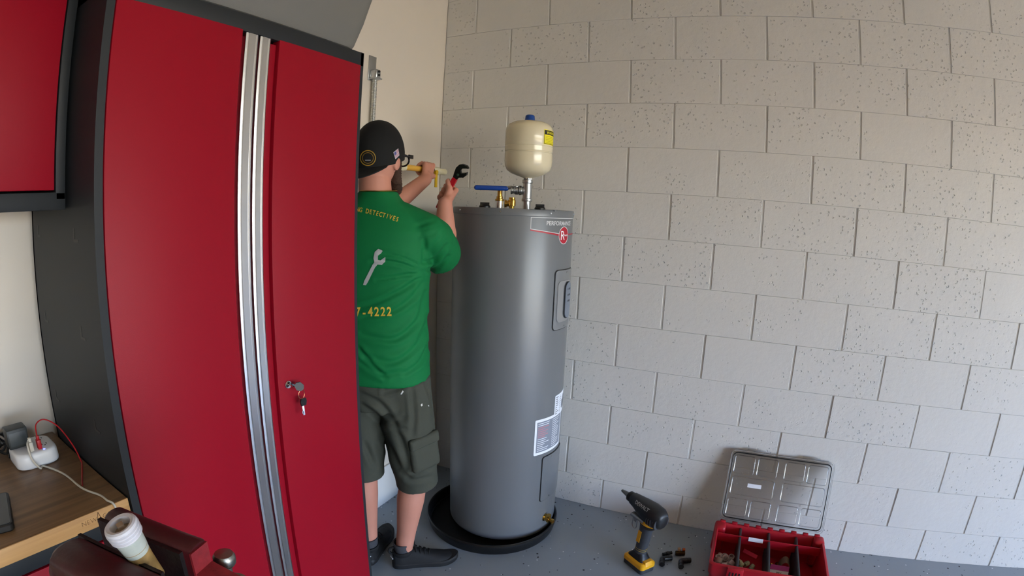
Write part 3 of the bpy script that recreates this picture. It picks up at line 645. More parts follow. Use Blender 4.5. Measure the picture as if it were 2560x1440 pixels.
obj('rounded_end', MB().ell(vp(.014, .068, -.036), UX*.022, NX*.029, ZX*.036), VRED, near)
obj('slide', MB().obox(vp(JL*.5, .15, -.125), UX, NX, ZX, .026, .08, .016), VRED, vis)
# swivel base, locking lever with a steel knob
obj('swivel_base', MB().lathe(vp(JL*.5, -.01, -.17), (0, 0, 1), [(.085, 0), (.085, .012), (.06, .02), (.055, .05), (0, .05)], 32), VRED2, vis)
obj('anvil_lug', MB().obox(vp(JL+.034, -.022, -.062), unit(UX*.95+ZX*-.2), NX, unit(ZX*.95+UX*.2), .026, .015, .022), VRED2, vis)
kb = hitp(558, 1395, 2, VZ-.045)
lv = obj('lock_bolt', MB().lathe(kb+V(0, 0, -.028), (.05, 0, 1), [(.008, 0), (.008, .016), (.0125, .018), (.0145, .021), (.0145, .030), (.012, .034), (0, .0355)], 24), VSTEEL, vis)
obj('washer', MB().lathe(kb+V(.004, -.012, -.036), (.2, -.2, 1), [(.016, 0), (.016, .004), (.008, .004), (.008, 0)], 20), VSTEEL, lv)
pz = vp(JL*.5, -.01, 0)
obj('pedestal', MB().lathe((pz[0], pz[1], 0), (0, 0, 1), [(.17, 0), (.17, .012), (.05, .016), (.045, .03), (.045, VZ-.19), (.10, VZ-.185), (.10, VZ-.170)], 40), VDARK, vis)
# white threaded fitting clamped in the jaws
def vray(px, py, n):                                       # photo point on the vertical plane n between the jaws
    d_ = ray(px, py); return CAM + d_*(n-np.dot(CAM-a_, jn))/np.dot(d_, jn)
ftop = hitp(299, 1311, 2, VZ+.042); flow = hitp(350, 1388, 2, VZ-.004); fax = unit(ftop-flow); FL = float(np.linalg.norm(ftop-flow)); fbot = flow; print('fitting', FL, ftop-a_, flow-a_)
fit = thing('threaded_fitting', fbot, 'white plastic threaded fitting crusted with sealant held in the vise jaws', 'pipe fitting')
SEAL = mat('sealant crusted plastic', (176, 184, 178), .6, var=.25, vscale=50, bump=.6, bscale=120)
THR = mat('white thread tape', (206, 206, 214), .5, var=.12, vscale=60)
RST = mat('rust stained sealant', (150, 120, 70), .65, var=.6, vscale=70, bump=.6, bscale=140)
s_ = FL
obj('body', MB().lathe(fbot, fax, [(.0, .006), (.015, .006), (.0160, s_*.25), (.0172, s_*.50), (.0178, s_*.60), (.0172, s_*.62), (.0, s_*.62)], 32), SEAL, fit)
obj('stained_tip', MB().lathe(fbot, fax, [(0, -.035), (.0135, -.035), (.0142, -.006), (.0152, .008), (.0162, s_*.28), (.012, s_*.28)], 32), RST, fit)
pr = [(.0, s_*.58), (.0165, s_*.58), (.0175, s_*.62)]
for i in range(3): h_ = s_*.64+i*s_*.095; pr += [(.0185+.0004*i, h_), (.0204+.0004*i, h_+s_*.030), (.0204+.0004*i, h_+s_*.050), (.0185+.0004*i, h_+s_*.080)]
pr += [(.0207, s_*.94), (.0197, s_*.99), (.0172, s_*1.02), (.0132, s_*1.0), (.0120, s_*.93), (.0112, s_*.78), (0, s_*.78)]
obj('thread', MB().lathe(fbot, fax, pr, 40), THR, fit)
x_, y_, z_ = frame(fax)
obj('socket_core', MB().obox(fbot+fax*s_*.88, x_, y_, z_, .0045, .004, .006).lathe(fbot+fax*s_*.78, fax, [(.0111, 0), (.0111, .002), (0, .002)], 20), mat('beige plastic core', (160, 140, 116), .5), fit)
# ---------------------------------------------------------------- cordless expander tool standing on its battery
TGREY = mat('charcoal rubber', (58, 61, 66), .5, bump=.2, bscale=200)
TBLACK = mat('tool black', (27, 28, 30), .42)
TYEL = mat('tool yellow', (232, 170, 24), .42)
tn = unit(V(.131, .176, 0)); ts = V(-tn[1], tn[0], 0); UPV = V(0, 0, 1)
tb = V(-.400, -1.292, 0)                                  # centre of the battery foot
tool = thing('pipe_expander', tb, 'black and yellow cordless pipe expander tool standing upright on its battery', 'power tool')
def tl(n_, s_, z): return tb + tn*n_ + ts*s_ + UPV*z
def plate(w_, h_, r, z, n0=0., s0=0.): return [tl(n0+x, s0+y, z) for x, y in rrect(w_, h_, r, 5)]
bat = obj('battery', MB().rings([plate(.122, .076, .012, .0), plate(.126, .080, .014, .004), plate(.126, .080, .014, .030), plate(.120, .074, .012, .033)]), TGREY, tool)
obj('battery_shell', MB().rings([plate(.128, .082, .014, .024), plate(.130, .084, .015, .028), plate(.128, .082, .014, .042), plate(.110, .066, .012, .050)]), TYEL, bat)
obj('release_button', MB().rings([plate(.030, .046, .006, .040, -.050), plate(.022, .038, .005, .058, -.047)]), TYEL, bat)
obj('foot', MB().rings([plate(.100, .062, .014, .040, .004), plate(.098, .060, .016, .052, .004), plate(.070, .050, .018, .070, .002), plate(.050, .044, .018, .086)]), TBLACK, tool)
hx0, hx1 = tl(.002, 0, .080), tl(-.016, 0, .250)
def hring(t_, a, b_): c = hx0+(hx1-hx0)*t_; return [c + tn*a*math.cos(q) + ts*b_*math.sin(q) for q in np.linspace(0, 2*math.pi, 25)[:-1]]
grip = obj('grip', MB().rings([hring(0, .031, .027), hring(.1, .028, .0245), hring(.35, .030, .0255), hring(.7, .032, .0265), hring(.92, .034, .029), hring(1.05, .038, .032)]), TGREY, tool, smooth=50)
for t_ in (.08, .14): obj('grip_line', MB().rings([hring(t_, .0293, .0256), hring(t_+.014, .0293, .0256)]), mat('tan line', (150, 132, 70), .5), grip)
obj('label_plate', MB().obox(hx0+(hx1-hx0)*.52+ts*.0258+tn*.008, tn, unit(hx1-hx0), ts, .010, .030, .0012), TYEL, grip)
obj('trigger', MB().cap(hx0+(hx1-hx0)*.62+tn*.030, hx0+(hx1-hx0)*.92+tn*.036, .007, .008, 12), TBLACK, grip)
obj('collar', MB().rings([[hx1+UPV*z+tn*(a*math.cos(q)-.006)+ts*b_*math.sin(q) for q in np.linspace(0, 2*math.pi, 33)[:-1]] for z, a, b_ in ((-.010, .044, .034), (-.004, .050, .039), (.008, .052, .041), (.012, .050, .039))]), TYEL, tool)
obj('collar_base', MB().rings([[hx1+UPV*z+tn*(a*math.cos(q)-.006)+ts*b_*math.sin(q) for q in np.linspace(0, 2*math.pi, 33)[:-1]] for z, a, b_ in ((-.028, .034, .028), (-.016, .044, .034), (-.009, .047, .037))]), TBLACK, tool)
def head(t_, w_, h_, dz=0): c = hx1 + tn*t_ + UPV*(.044+dz); return [c + ts*w_*math.copysign(abs(math.cos(q))**.75, math.cos(q)) + UPV*h_*math.copysign(abs(math.sin(q))**.75, math.sin(q)) for q in np.linspace(0, 2*math.pi, 33)[:-1]]
hdo = obj('housing', MB().rings([head(-.086, .018, .022, -.006), head(-.080, .030, .036, -.005), head(-.055, .041, .043, -.002), head(-.01, .044, .044), head(.040, .038, .038, .003), head(.080, .029, .030, .008), head(.110, .025, .025, .010)]), TBLACK, tool, smooth=50)
for t_ in (-.074, -.063, -.052, -.041, -.030): obj('vent_rib', MB().rings([head(t_+k, .0460 if t_ > -.06 else .041, .028, -.016) for k in (0, .006)]), TGREY, hdo)
obj('nose_ring', MB().lathe(hx1+tn*.108+UPV*.054, tn, [(.021, 0), (.023, .003), (.023, .024), (.019, .028), (0, .028)], 28), TBLACK, tool)
obj('expander_cone', MB().lathe(hx1+tn*.134+UPV*.054, tn, [(.0135, 0), (.0125, .006), (.0065, .050), (.0050, .054), (0, .054)], 24), mat('grey steel cone', (112, 110, 106), .35, metal=.8), tool)
sd_ = unit(ts*.80+UPV*.60); tx = -tn; ty = unit(np.cross(sd_, tx))
bvh = BVHTree.FromPolygons([Vector(v.co)+Vector(WL[hdo]) for v in hdo.data.vertices], [tuple(p.vertices) for p in hdo.data.polygons])
m = MB(); vs, fs = refine(*text2d('DEWALT', .0225, .0006), .01); P = []
for x, y in vs:
    o_ = hx1+tn*.020+UPV*.046+tx*x+ty*y+sd_*.2; h = bvh.ray_cast(Vector(o_), Vector(-sd_)); P.append(np.array(h[0])+sd_*.0006 if h[0] else o_-sd_*.16)
m.add(P, fs); obj('lettering', m, mat('pale grey print', (168, 170, 172), .5), hdo, smooth=60)
hk = hx1+tn*.055+ts*.026+UPV*.012; HKM = mat('steel clip', (150, 152, 155), .3, metal=1.)
lp = [hk+UPV*(.014*math.sin(q)-.030+(.026 if math.sin(q) > 0 else -.026))+tn*.014*math.cos(q) for q in np.linspace(0, 2*math.pi, 25)]
obj('hang_clip', MB().tube(lp, .0022, 8), HKM, tool)
obj('clip_gate', MB().obox(hk+UPV*-.022, tn, ts, UPV, .007, .001, .016), HKM, tool)
obj('steel_band', MB().rings([[q for q in head(.02+k, .0445, .010, -.036)] for k in (-.03, .05)], False, False), HKM, hdo)

# ---------------------------------------------------------------- loose fittings on the floor
BFIT = mat('black fitting plastic', (15, 16, 18), .3)
def elbow(mb, o, d0, d1, L0, L1, r):
    o = V(o); c = .012
    p = [o+d0*L0, o+d0*c] + [o + d0*c*(1-t_)**2 + d1*c*t_**2 for t_ in (.25, .5, .75)] + [o+d1*c, o+d1*L1]
    return mb.tube(p, r, 14)
ES = 1.25
for px, py, d0, d1, lab in ((1655, 1396, 1.9, .35, 'black plastic elbow fitting with one end raised on the floor beside the expander tool'), (1702, 1402, 2.6, 1.05, 'black plastic elbow fitting on the floor between the expander tool and organizer')):
    p = hitp(px, py, 2, .0130); e0 = V(math.cos(d0)*-CR[0]-math.sin(d0)*CF[0], math.cos(d0)*-CR[1]-math.sin(d0)*CF[1], 0) ; R0 = unit(V(CR[0], CR[1], 0)); F0 = unit(V(CF[0], CF[1], 0))
    u0 = R0; u1 = unit(-R0*.25-F0)
    el = thing('elbow_fitting', (p[0], p[1], 0), lab, 'pipe fitting', 'loose black elbow fittings')
    obj('bend', elbow(MB(), p, u0, u1, .040, .040, .0118), BFIT, el)
    for u_ in (u0, u1): obj('end_ring', MB().cyl(p+u_*.024, p+u_*.030, .0128, n=16).cyl(p+u_*.040, p+u_*.046, .0124, n=16), BFIT, el, kind=None)
p = hitp(1668, 1384, 2, .011); R0 = unit(V(CR[0], CR[1], 0)); F0 = unit(V(CF[0], CF[1], 0)); u0 = unit(R0*.97+F0*.25)
cf = thing('straight_coupling', (p[0], p[1], 0), 'short black ribbed straight coupling on the floor behind the elbow fitting', 'pipe fitting')
obj('barrel', MB().lathe(p-u0*.024, u0, [(.007, 0), (.0085, .001), (.0085, .004), (.0070, .005), (.0085, .009), (.0085, .012), (.0070, .013), (.0070, .018), (.0108, .019), (.0108, .030), (.0070, .031), (.0070, .034), (.0085, .035), (.0085, .039), (.0070, .040), (.0085, .044), (.0085, .047), (.006, .048)], 18), BFIT, cf)
p = hitp(1700, 1383, 2, .012); u0 = unit(R0*.9+F0*-.15)
bf = thing('brass_coupling', (p[0], p[1], 0), 'tarnished brass coupling with a copper ring lying on the floor by the organizer', 'pipe fitting')
obj('dark_barrel', MB().lathe(p-u0*.022, u0, [(.009, 0), (.0118, .002), (.0118, .026), (.0105, .028), (.0105, .044), (.008, .045)], 18), mat('tarnished brass', (70, 52, 26), .4, metal=.8), bf)
obj('tan_ring', MB().lathe(p-u0*.012+V(0, 0, .017)+F0*.006, u0, [(.006, 0), (.0095, .001), (.0095, .012), (.006, .013)], 18), mat('tan plastic', (168, 132, 100), .45), bf)
obj('copper_ring', MB().lathe(p+u0*.010+V(0, 0, .016)+F0*.006, u0, [(.006, 0), (.0085, .001), (.0085, .012), (.006, .013)], 18), mat('copper', (170, 86, 50), .35, metal=.9), bf)

# ---------------------------------------------------------------- red organizer box with a clear lid
OX0, OX1, OY0, OY1, OZ = -.480, -.137, -2.092, -1.588, .150
ORED = mat('red organizer plastic', (168, 16, 34), .38)
ODIV = mat('dark grey divider', (58, 58, 60), .5)
og = thing('organizer_box', ((OX0+OX1)/2, (OY0+OY1)/2, 0), 'open red parts organizer with a clear lid leaning against the block wall', 'organizer')
def orr(g, z, r=.02): return [(x, y, z) for x, y in rrect(OX1-OX0+2*g, OY1-OY0+2*g, r, 4, (OX0+OX1)/2, (OY0+OY1)/2)]
tub = obj('tub', MB().rings([orr(-.018, .001), orr(-.014, .004), orr(-.010, .085), orr(-.003, .095), orr(-.001, .140), orr(.001, OZ-.004), orr(-.002, OZ), orr(-.011, OZ), orr(-.013, OZ-.006), orr(-.015, OZ-.01), orr(-.024, .013)], True, True), ORED, og, smooth=50)
for k, yy in enumerate((-1.706, -1.838, -1.966)):
    obj('divider', MB().rbox((OX0+.016, yy-.0035, .0125), (OX1-.015, yy+.0035, OZ-.010), .002).rbox((OX0+.016, yy-.0055, OZ-.030), (OX1-.015, yy+.0055, OZ-.012), .002), ODIV, tub)
obj('cross_divider', MB().rbox((-.226, OY0+.016, .10), (-.222, OY1-.016, OZ-.008), .001), ORED, tub)
obj('tape_label', MB().obox((-.2285, -1.778, OZ-.014), V(0, 1, 0), unit(V(.45, 0, 1)), unit(V(-1, 0, .45)), .033, .009, .0006), LABELP, tub)
for i in range(9):
    yy = -1.618-i*.0555
    if i % 2 == 0 or True: obj('hinge_knuckle', MB().rbox((OX1-.012, yy-.013, OZ-.006), (OX1+.006, yy+.013, OZ+.009), .004), ORED, tub)
for yy in (OY1-.022, OY0+.022): obj('corner_post', MB().rbox((OX1-.060, yy-.026, .02), (OX1+.004, yy+.026, OZ+.004), .014, 3), ORED, tub)
for yy in (-1.70, -1.98):
    lt = obj('latch', MB().rbox((OX0-.016, yy-.034, .07), (OX0+.002, yy+.034, OZ+.002), .005), ORED, og)
    for k in range(4): obj('latch_rib', MB().rbox((OX0-.018, yy-.022+k*.013, .085), (OX0-.0155, yy-.016+k*.013, .135), .001), BLACKP, lt)
def clear_material():
    m = bpy.data.materials.new('clear plastic'); m.use_nodes = True; n = m.node_tree.nodes; l = m.node_tree.links; n.remove(n['Principled BSDF'])
    tr = n.new('ShaderNodeBsdfTransparent'); tr.inputs[0].default_value = (.975, .98, .985, 1); gl = n.new('ShaderNodeBsdfGlossy'); gl.inputs['Roughness'].default_value = .08
    fr = n.new('ShaderNodeFresnel'); fr.inputs[0].default_value = 1.5; mx = n.new('ShaderNodeMixShader'); l.new(fr.outputs[0], mx.inputs[0]); l.new(tr.outputs[0], mx.inputs[1]); l.new(gl.outputs[0], mx.inputs[2])
    df = n.new('ShaderNodeBsdfDiffuse'); df.inputs[0].default_value = (.7, .72, .75, 1); m2 = n.new('ShaderNodeMixShader'); m2.inputs[0].default_value = .035
    l.new(mx.outputs[0], m2.inputs[1]); l.new(df.outputs[0], m2.inputs[2]); l.new(m2.outputs[0], n['Material Output'].inputs[0]); return m
CLEAR = clear_material()
lo0 = V(OX1+.010, (OY0+OY1)/2, OZ+.006); ltop = V(-.012, (OY0+OY1)/2, .468); lup = unit(ltop-lo0); LLEN = float(np.linalg.norm(ltop-lo0)); lrt = V(0, -1, 0); lnm = unit(np.cross(lrt, lup))
if lnm[0] > 0: lnm = -lnm                                   # towards the room
LW = .490
def lring(g, h): return [lo0+lrt*x+lup*(y+LLEN/2)+lnm*h for x, y in rrect(LW-2*g, LLEN-2*g, .022, 5)]
ld = obj('lid', MB().rings([lring(.006, .0015), lring(.012, .0035), lring(.012, .0015)], True, True), CLEAR, og, smooth=50)
obj('lid_rim', MB().rings([lring(.0, -.004), lring(.0, .012), lring(.004, .013), lring(.006, .012), lring(.006, -.002), lring(.004, -.004)], False, False), CLEAR, ld, smooth=50)
gk = lring(.014, .008); obj('gasket', MB().tube(gk+[gk[0]], .0026, 8), BLACKR, ld)
def rib(cx_, cy_, w_, h_):
    p = [lo0+lrt*x+lup*(y+LLEN/2)+lnm*.0045 for x, y in rrect(w_, h_, .010, 4, cx_, cy_)]; obj('lid_rib', MB().tube(p+[p[0]], .0019, 6), CLEAR, ld, smooth=60)
for sx in (-1, 1):
    for cx_ in (.064, .172):
        rib(sx*cx_, .098, .092, .084); rib(sx*cx_, -.100, .092, .082)
    rib(sx*.118, 0, .196, .084)
obj('lid_label', MB().obox(lo0+lrt*-.110+lup*(LLEN/2+.008)+lnm*.0045, lrt, lup, lnm, .032, .009, .0005), LABELP, ld)
for sx in (-.13, .13): obj('lid_catch', MB().obox(lo0+lrt*sx+lup*(LLEN+.004)+lnm*.004, lrt, lup, lnm, .040, .006, .006), CLEAR, ld)

# contents of the bins: each piece on its own
RINGP = mat('milky plastic ring', (188, 176, 172), .45)
def ringmesh(r, h): return MB().lathe((0, 0, -h/2), (0, 0, 1), [(r*.72, 0), (r, .0008), (r, h), (r*.72, h), (r*.70, h*.9), (r*.70, h*.1)], 16, cap0=False, cap1=False)
proto = obj('plastic_ring', ringmesh(.0135, .021), RINGP, label='milky white plastic pipe ring piled in the front left bin of the organizer', cat='pipe ring', group='white rings in the organizer', origin=(0, 0, 0))
first = True; k = 0
for layer in range(4):
    for i in range(6):
        for j in range(3):
            x = OX0+.046+i*.031+(layer % 2)*.012; y = -1.628-j*.026-(layer % 2)*.006
            if layer == 3 and ((i+j) % 2 or i > 3) or layer == 2 and i > 4: continue
            z = .026+layer*.020
            o = proto if first else copy_tree(proto); first = False
            o.location = (x+rng.normal(0, .0025), y+rng.normal(0, .002), z); o.rotation_euler = (rng.uniform(-.6, .6)+(1.4 if rng.random() < .4 else 0), rng.uniform(-.4, .4), rng.uniform(0, 6))
TANB = mat('pale brass', (176, 156, 98), .35, metal=.7); CRM = mat('cream fitting', (190, 184, 150), .45)
cproto = obj('cream_coupling', MB().lathe((0, 0, -.014), (0, 0, 1), [(.007, 0), (.010, .001), (.010, .010), (.0115, .011), (.0115, .018), (.010, .019), (.010, .027), (.007, .028), (.006, .02), (.006, .004)], 14, cap0=False, cap1=False), CRM, label='cream coupling in the second organizer bin beside the grey divider', cat='pipe fitting', group='couplings in the second bin', origin=(0, 0, 0))
for i in range(20):
    o = cproto if i == 0 else copy_tree(cproto)
    o.location = (OX0+.07+(i % 5)*.032+rng.normal(0, .003), -1.730-((i//5) % 3)*.028+rng.normal(0, .002), .026+(.020 if i > 14 else 0)+(.012 if i % 3 == 0 else 0)); o.rotation_euler = (rng.uniform(.9, 1.6), rng.uniform(-.5, .5), rng.uniform(0, 6))
wcp = obj('white_cap', MB().lathe((OX0+.115, -1.806, .030), unit(V(-.5, .1, .8)), [(.0165, 0), (.0165, .018), (.013, .020), (.0125, .012), (0, .012)], 20), mat('white cap plastic', (196, 194, 180), .4), label='round white pipe cap lying in the second organizer bin', cat='pipe cap')
obj('pink_strip', MB().obox((OX0+.215, -1.765, .085), unit(V(-.5, -.85, 0)), unit(V(.5, -.3, .8)), unit(V(.7, -.4, -.6)), .036, .0085, .001), mat('pink plastic', (196, 34, 62), .4), label='pink plastic strip leaning in the second organizer bin', cat='strip')
obj('teal_strip', MB().obox((OX0+.060, -1.790, .050), unit(V(.35, -.93, .15)), unit(V(.8, .3, .5)), unit(V(-.5, -.3, .8)), .034, .007, .001), mat('teal plastic', (110, 150, 150), .4), label='pale teal plastic strip lying at the front of the second organizer bin', cat='strip')
bag = thing('parts_bag', (OX0+.07, -1.900, .0135), 'clear parts bag with a magenta header card standing in the third organizer bin', 'bag')
bn = unit(V(-.75, 0, .66)); bu = unit(V(.66, 0, .75)); bo = V(OX0+.085, -1.897, .030)
obj('card', MB().obox(bo+bu*.045, V(0, 1, 0), bu, bn, .041, .045, .0012), LABELP, bag)
obj('header', MB().obox(bo+bu*.079+bn*.0016, V(0, 1, 0), bu, bn, .041, .011, .0005), mat('magenta card', (170, 40, 130), .45), bag)
m = MB(); flat(m, text2d('PEX', .014, .0002), bo+bu*.055, V(0, -1, 0), bu, bn, .0018); obj('lettering', m, DARKPR, bag, smooth=0)
m = MB(); flat(m, rect2d(-.03, -.001, .01, .001), bo+bu*.038, V(0, -1, 0), bu, bn, .0018); flat(m, rect2d(-.03, -.001, .024, .001), bo+bu*.030, V(0, -1, 0), bu, bn, .0018); obj('fine_print', m, GREYPR, bag, smooth=0, kind='stuff')
bproto = obj('brass_fitting', MB().lathe((0, 0, -.013), (0, 0, 1), [(.006, 0), (.0085, .001), (.0085, .008), (.012, .009), (.012, .016), (.009, .017), (.009, .025), (.006, .026), (.005, .02), (.005, .004)], 12, cap0=False, cap1=False), BRASS, label='small brass fitting heaped behind the parts bag in the organizer', cat='pipe fitting', group='brass fittings in the third bin', origin=(0, 0, 0))
for i in range(9):
    o = bproto if i == 0 else copy_tree(bproto)
    o.location = (OX0+.175+(i % 3)*.024+rng.normal(0, .003), -1.870-(i//3)*.032+rng.normal(0, .002), .026+(.022 if i % 2 else 0)); o.rotation_euler = (rng.uniform(.6, 1.6), rng.uniform(-.5, .5), rng.uniform(0, 6))
cb = MB(); cb.rings([[(OX0+.17+q, -1.925-.028*math.cos(t_), .022+.075*math.sin(t_)) for q in (0, .05)] + [(OX0+.17+q, -1.925-.030*math.cos(t_), .022+.077*math.sin(t_)) for q in (.05, 0)] for t_ in np.linspace(.0, math.pi*.95, 12)])
obj('card_strip', cb, mat('brown card', (104, 82, 66), .6), label='bent brown card strip arching in the third organizer bin', cat='card')
# ---------------------------------------------------------------- person working at the corner
def project(P):                                           # world points -> photo pixels
    q = np.asarray(P, float)-CAM; a, b, c = q@CR, q@CU, q@CF; th = np.arctan2(np.hypot(a, b), c); r = th/LA
    for _ in range(12): r = r-(LA*r+LB*r**3+LC*r**5-th)/(LA+3*LB*r*r+5*LC*r**4)
    n = np.hypot(a, b)+1e-12; return np.stack([1280+1280*r*a/n, 720-1280*r*b/n], -1)
def remesh(mb, voxel, smooth_it=6, fac=.5):               # fuse overlapping solids into one continuous skin
    me = bpy.data.meshes.new('tmp'); me.from_pydata(mb.v, [], mb.f); me.update()
    bm = bmesh.new(); bm.from_mesh(me); bmesh.ops.recalc_face_normals(bm, faces=bm.faces[:]); bm.to_mesh(me); bm.free()
    o = bpy.data.objects.new('tmp', me); COL.objects.link(o)
    r = o.modifiers.new('r', 'REMESH'); r.mode = 'VOXEL'; r.voxel_size = voxel; r.adaptivity = 0
    if smooth_it: s = o.modifiers.new('s', 'SMOOTH'); s.iterations = smooth_it; s.factor = fac
    ev = bpy.data.meshes.new_from_object(o.evaluated_get(bpy.context.evaluated_depsgraph_get()))
    v = np.empty(len(ev.vertices)*3); ev.vertices.foreach_get('co', v); v = v.reshape(-1, 3)
    nn = np.empty(len(ev.vertices)*3); ev.vertices.foreach_get('normal', nn); nn = nn.reshape(-1, 3)
    f = [tuple(p.vertices) for p in ev.polygons]
    bpy.data.objects.remove(o); bpy.data.meshes.remove(me); bpy.data.meshes.remove(ev)
    return v, f, nn
def folds(v, nn, curves, A=.007, w=.010, facing=True):    # press creases along curves given as photo points
    px = project(v); d_ = np.zeros(len(v)); vis = (np.einsum('ij,ij->i', nn, CAM-v) > 0) if facing else np.ones(len(v), bool)
    for c in curves:
        amp = A*(c[2] if len(c) > 2 else 1.); ww = w*(c[1] if len(c) > 1 else 1.)*700
        pts = np.array(spline([V(q) for q in c[0]], 12)); idx = np.where(vis)[0]
        lo, hi = pts.min(0)-40, pts.max(0)+40
        idx = idx[((px[idx] > lo) & (px[idx] < hi)).all(1)]
        if not len(idx): continue
        D = np.linalg.norm(px[idx][:, None]-pts[None], axis=2); k = D.argmin(1); dm = D.min(1)
        t_ = k/(len(pts)-1); fade = np.sin(np.clip(t_*.9+.08, 0, 1)*math.pi)**.5
        d_[idx] += amp*fade*(-np.exp(-(dm/ww)**2) + .75*np.exp(-((dm-1.7*ww)/ww)**2))
    return v + nn*d_[:, None]
SKIN = mat('skin', (192, 132, 112), .55, var=.10, vscale=14, bump=.1, bscale=120)
GREEN = mat('green shirt fabric', (16, 108, 58), .7, bump=.12, bscale=700, spec=.2)
OLIVE = mat('olive cargo cloth', (62, 64, 54), .85, var=.10, vscale=24, bump=.35, bscale=500)
SHOE = mat('black knit', (18, 18, 20), .75, bump=.3, bscale=600); SOLE = mat('black sole', (24, 24, 26), .6); SOCK = mat('dark grey sock', (62, 62, 66), .9)
CAPM = mat('black cap cloth', (12, 12, 13), .85, bump=.3, bscale=600); HAIR = mat('brown beard', (62, 40, 28), .8, var=.4, vscale=120, bump=.8, bscale=300)

AX = V(-.900, -.335, 0); BF = V(math.sin(math.radians(72)), math.cos(math.radians(72)), 0); BR = V(BF[1], -BF[0], 0)
def bp(r, f, z): return AX + BR*r + BF*f + V(0, 0, z)
man = thing('person', (AX[0], AX[1], 0), 'person in green t-shirt, olive cargo shorts and backwards black cap reaching into the corner', 'person')
body = MB()
# legs
rh_, rk, ra = bp(.085, 0, .90), V(-.826, -.440, .470), V(-.862, -.392, .085)
lh_, lk_, la_ = bp(-.085, 0, .90), V(-.915, -.250, .480), V(-.912, -.246, .085)
for h_, k_, a_l, back in ((rh_, rk, ra, -1), (lh_, lk_, la_, -1)):
    body.cap(h_, k_, .080, .058); cm = k_*.66+a_l*.34 - BF*.010
    body.cap(k_, cm, .054, .0555); body.cap(cm, k_*.25+a_l*.75, .0555, .040); body.cap(k_*.25+a_l*.75, a_l, .040, .036)
for a_l, fd in ((ra, unit(V(.19, -.205, 0))), (la_, unit(V(.265, .084, 0)))):
    body.cap(a_l-V(0, 0, .012), a_l+fd*.13-V(0, 0, .050), .026, .014); body.cap(a_l-V(0, 0, .01), a_l-fd*.018-V(0, 0, .048), .028, .022)
# torso (under the shirt), neck
body.cap(bp(-.05, 0, .90), bp(.05, 0, .90), .10); body.cap(bp(0, .012, .92), bp(0, .0, 1.25), .10, .10); body.cap(bp(-.07, .0, 1.32), bp(.07, .0, 1.32), .085); body.cap(bp(-.12, -.008, 1.395), bp(.12, -.008, 1.395), .045)
HD = atD(947, 392, 1.90); fh = V(math.sin(math.radians(84)), math.cos(math.radians(84)), 0); sh = V(fh[1], -fh[0], 0); UZ = V(0, 0, 1)
body.cap(bp(0, -.02, 1.44), HD-UZ*.085-fh*.022, .062, .058)
# head: skull, face, jaw, nose, ears
body.ell(HD, fh*.097, sh*.077, UZ*.112, 20, 14); body.ell(HD+fh*.028-UZ*.045, fh*.066, sh*.060, UZ*.078, 16, 10); body.ell(HD+fh*.050-UZ*.088, fh*.038, sh*.042, UZ*.030)
body.cap(HD+fh*.092+UZ*.004, HD+fh*.112-UZ*.030, .008, .013, 10); body.cap(HD+fh*.090-UZ*.062-sh*.018, HD+fh*.090-UZ*.062+sh*.018, .008)
for s_ in (-1, 1):
    body.ell(HD+sh*s_*.080-UZ*.022-fh*.006, fh*.017, sh*.008+fh*.006, UZ*.030, 12, 8); body.ell(HD+sh*s_*.030+fh*.082+UZ*.012, fh*.010, sh*.016, UZ*.009, 10, 6)
# arms
shR, elR = bp(.185, -.005, 1.425), atD(1110, 628, 2.03); shL, elL = bp(-.185, -.005, 1.445), V(-.722, -.165, 1.425)
def grip(mb, o_, b_, t_, h_, rh, fw=.0085, pd=None):               # fist closed round a bar through o_ along h_ (towards the thumb); b_: back of hand, t_: wrist to knuckles
    R0_ = rh+fw; pd = t_ if pd is None else pd
    for i, (off, sc_) in enumerate(((-.030, .86), (-.0105, .97), (.0095, 1.04), (.030, 1.0))):   # little to index finger
        th = [math.radians(x) for x in (28, 62, 100, 140, 182, 222, 258)]
        pts = [o_+h_*(off*.95)+(b_*math.cos(a)+t_*math.sin(a))*(R0_+(.006*sc_ if k < 2 else .001)) for k, a in enumerate(th)]
        for k in range(len(pts)-1): mb.cap(pts[k], pts[k+1], fw*(1.12-.035*k), fw*(1.09-.035*k), 10)
        kn = o_+h_*off+b_*(R0_+.006)+t_*.012; mb.cap(kn, pts[0], .0115, .0105, 10); mb.cap(o_+h_*off*.65+b_*(R0_+.008)-pd*.060, kn, .014, .0120, 10)
    w_ = o_+b_*(R0_+.006)-pd*.078
    mb.cap(o_+h_*.014+b_*(R0_-.002)-pd*.052, o_+h_*.040+b_*R0_*.35-t_*(R0_+.009), .017, .0135, 12)
    tp_ = [o_+h_*.040+b_*R0_*.35-t_*(R0_+.009), o_+h_*.048-b_*R0_*.4-t_*(R0_+.001), o_+h_*.052-b_*R0_*1.05-t_*.004, o_+h_*.050-b_*R0_*1.1+t_*.012]
    for k in range(3): mb.cap(tp_[k], tp_[k+1], .0128-.0016*k, .0112-.0016*k, 10)
    return w_
CRh = unit(V(CR[0], CR[1], 0)); CFh = unit(V(CF[0], CF[1], 0))
# right fist round the wrench handle
oR = atD(1116, 484, 2.12); h0 = unit(CRh*.52+UZ*.85); tR = unit(CFh*.90+h0*.42); hR = unit(h0*.90-CFh*.42); bR = unit(np.cross(tR, hR))
if np.dot(bR, CRh) < 0: bR = -bR
wR = grip(body, oR, bR, tR, hR, .011)
wR2 = wR*1.0
body.cap(shR-UZ*.036, elR, .038, .041); mR = elR*.62+wR2*.38+BR*.004; body.cap(elR, mR, .043, .044); body.cap(mR, wR2, .042, .029); body.cap(wR2, wR2+tR*.02, .027, .024)
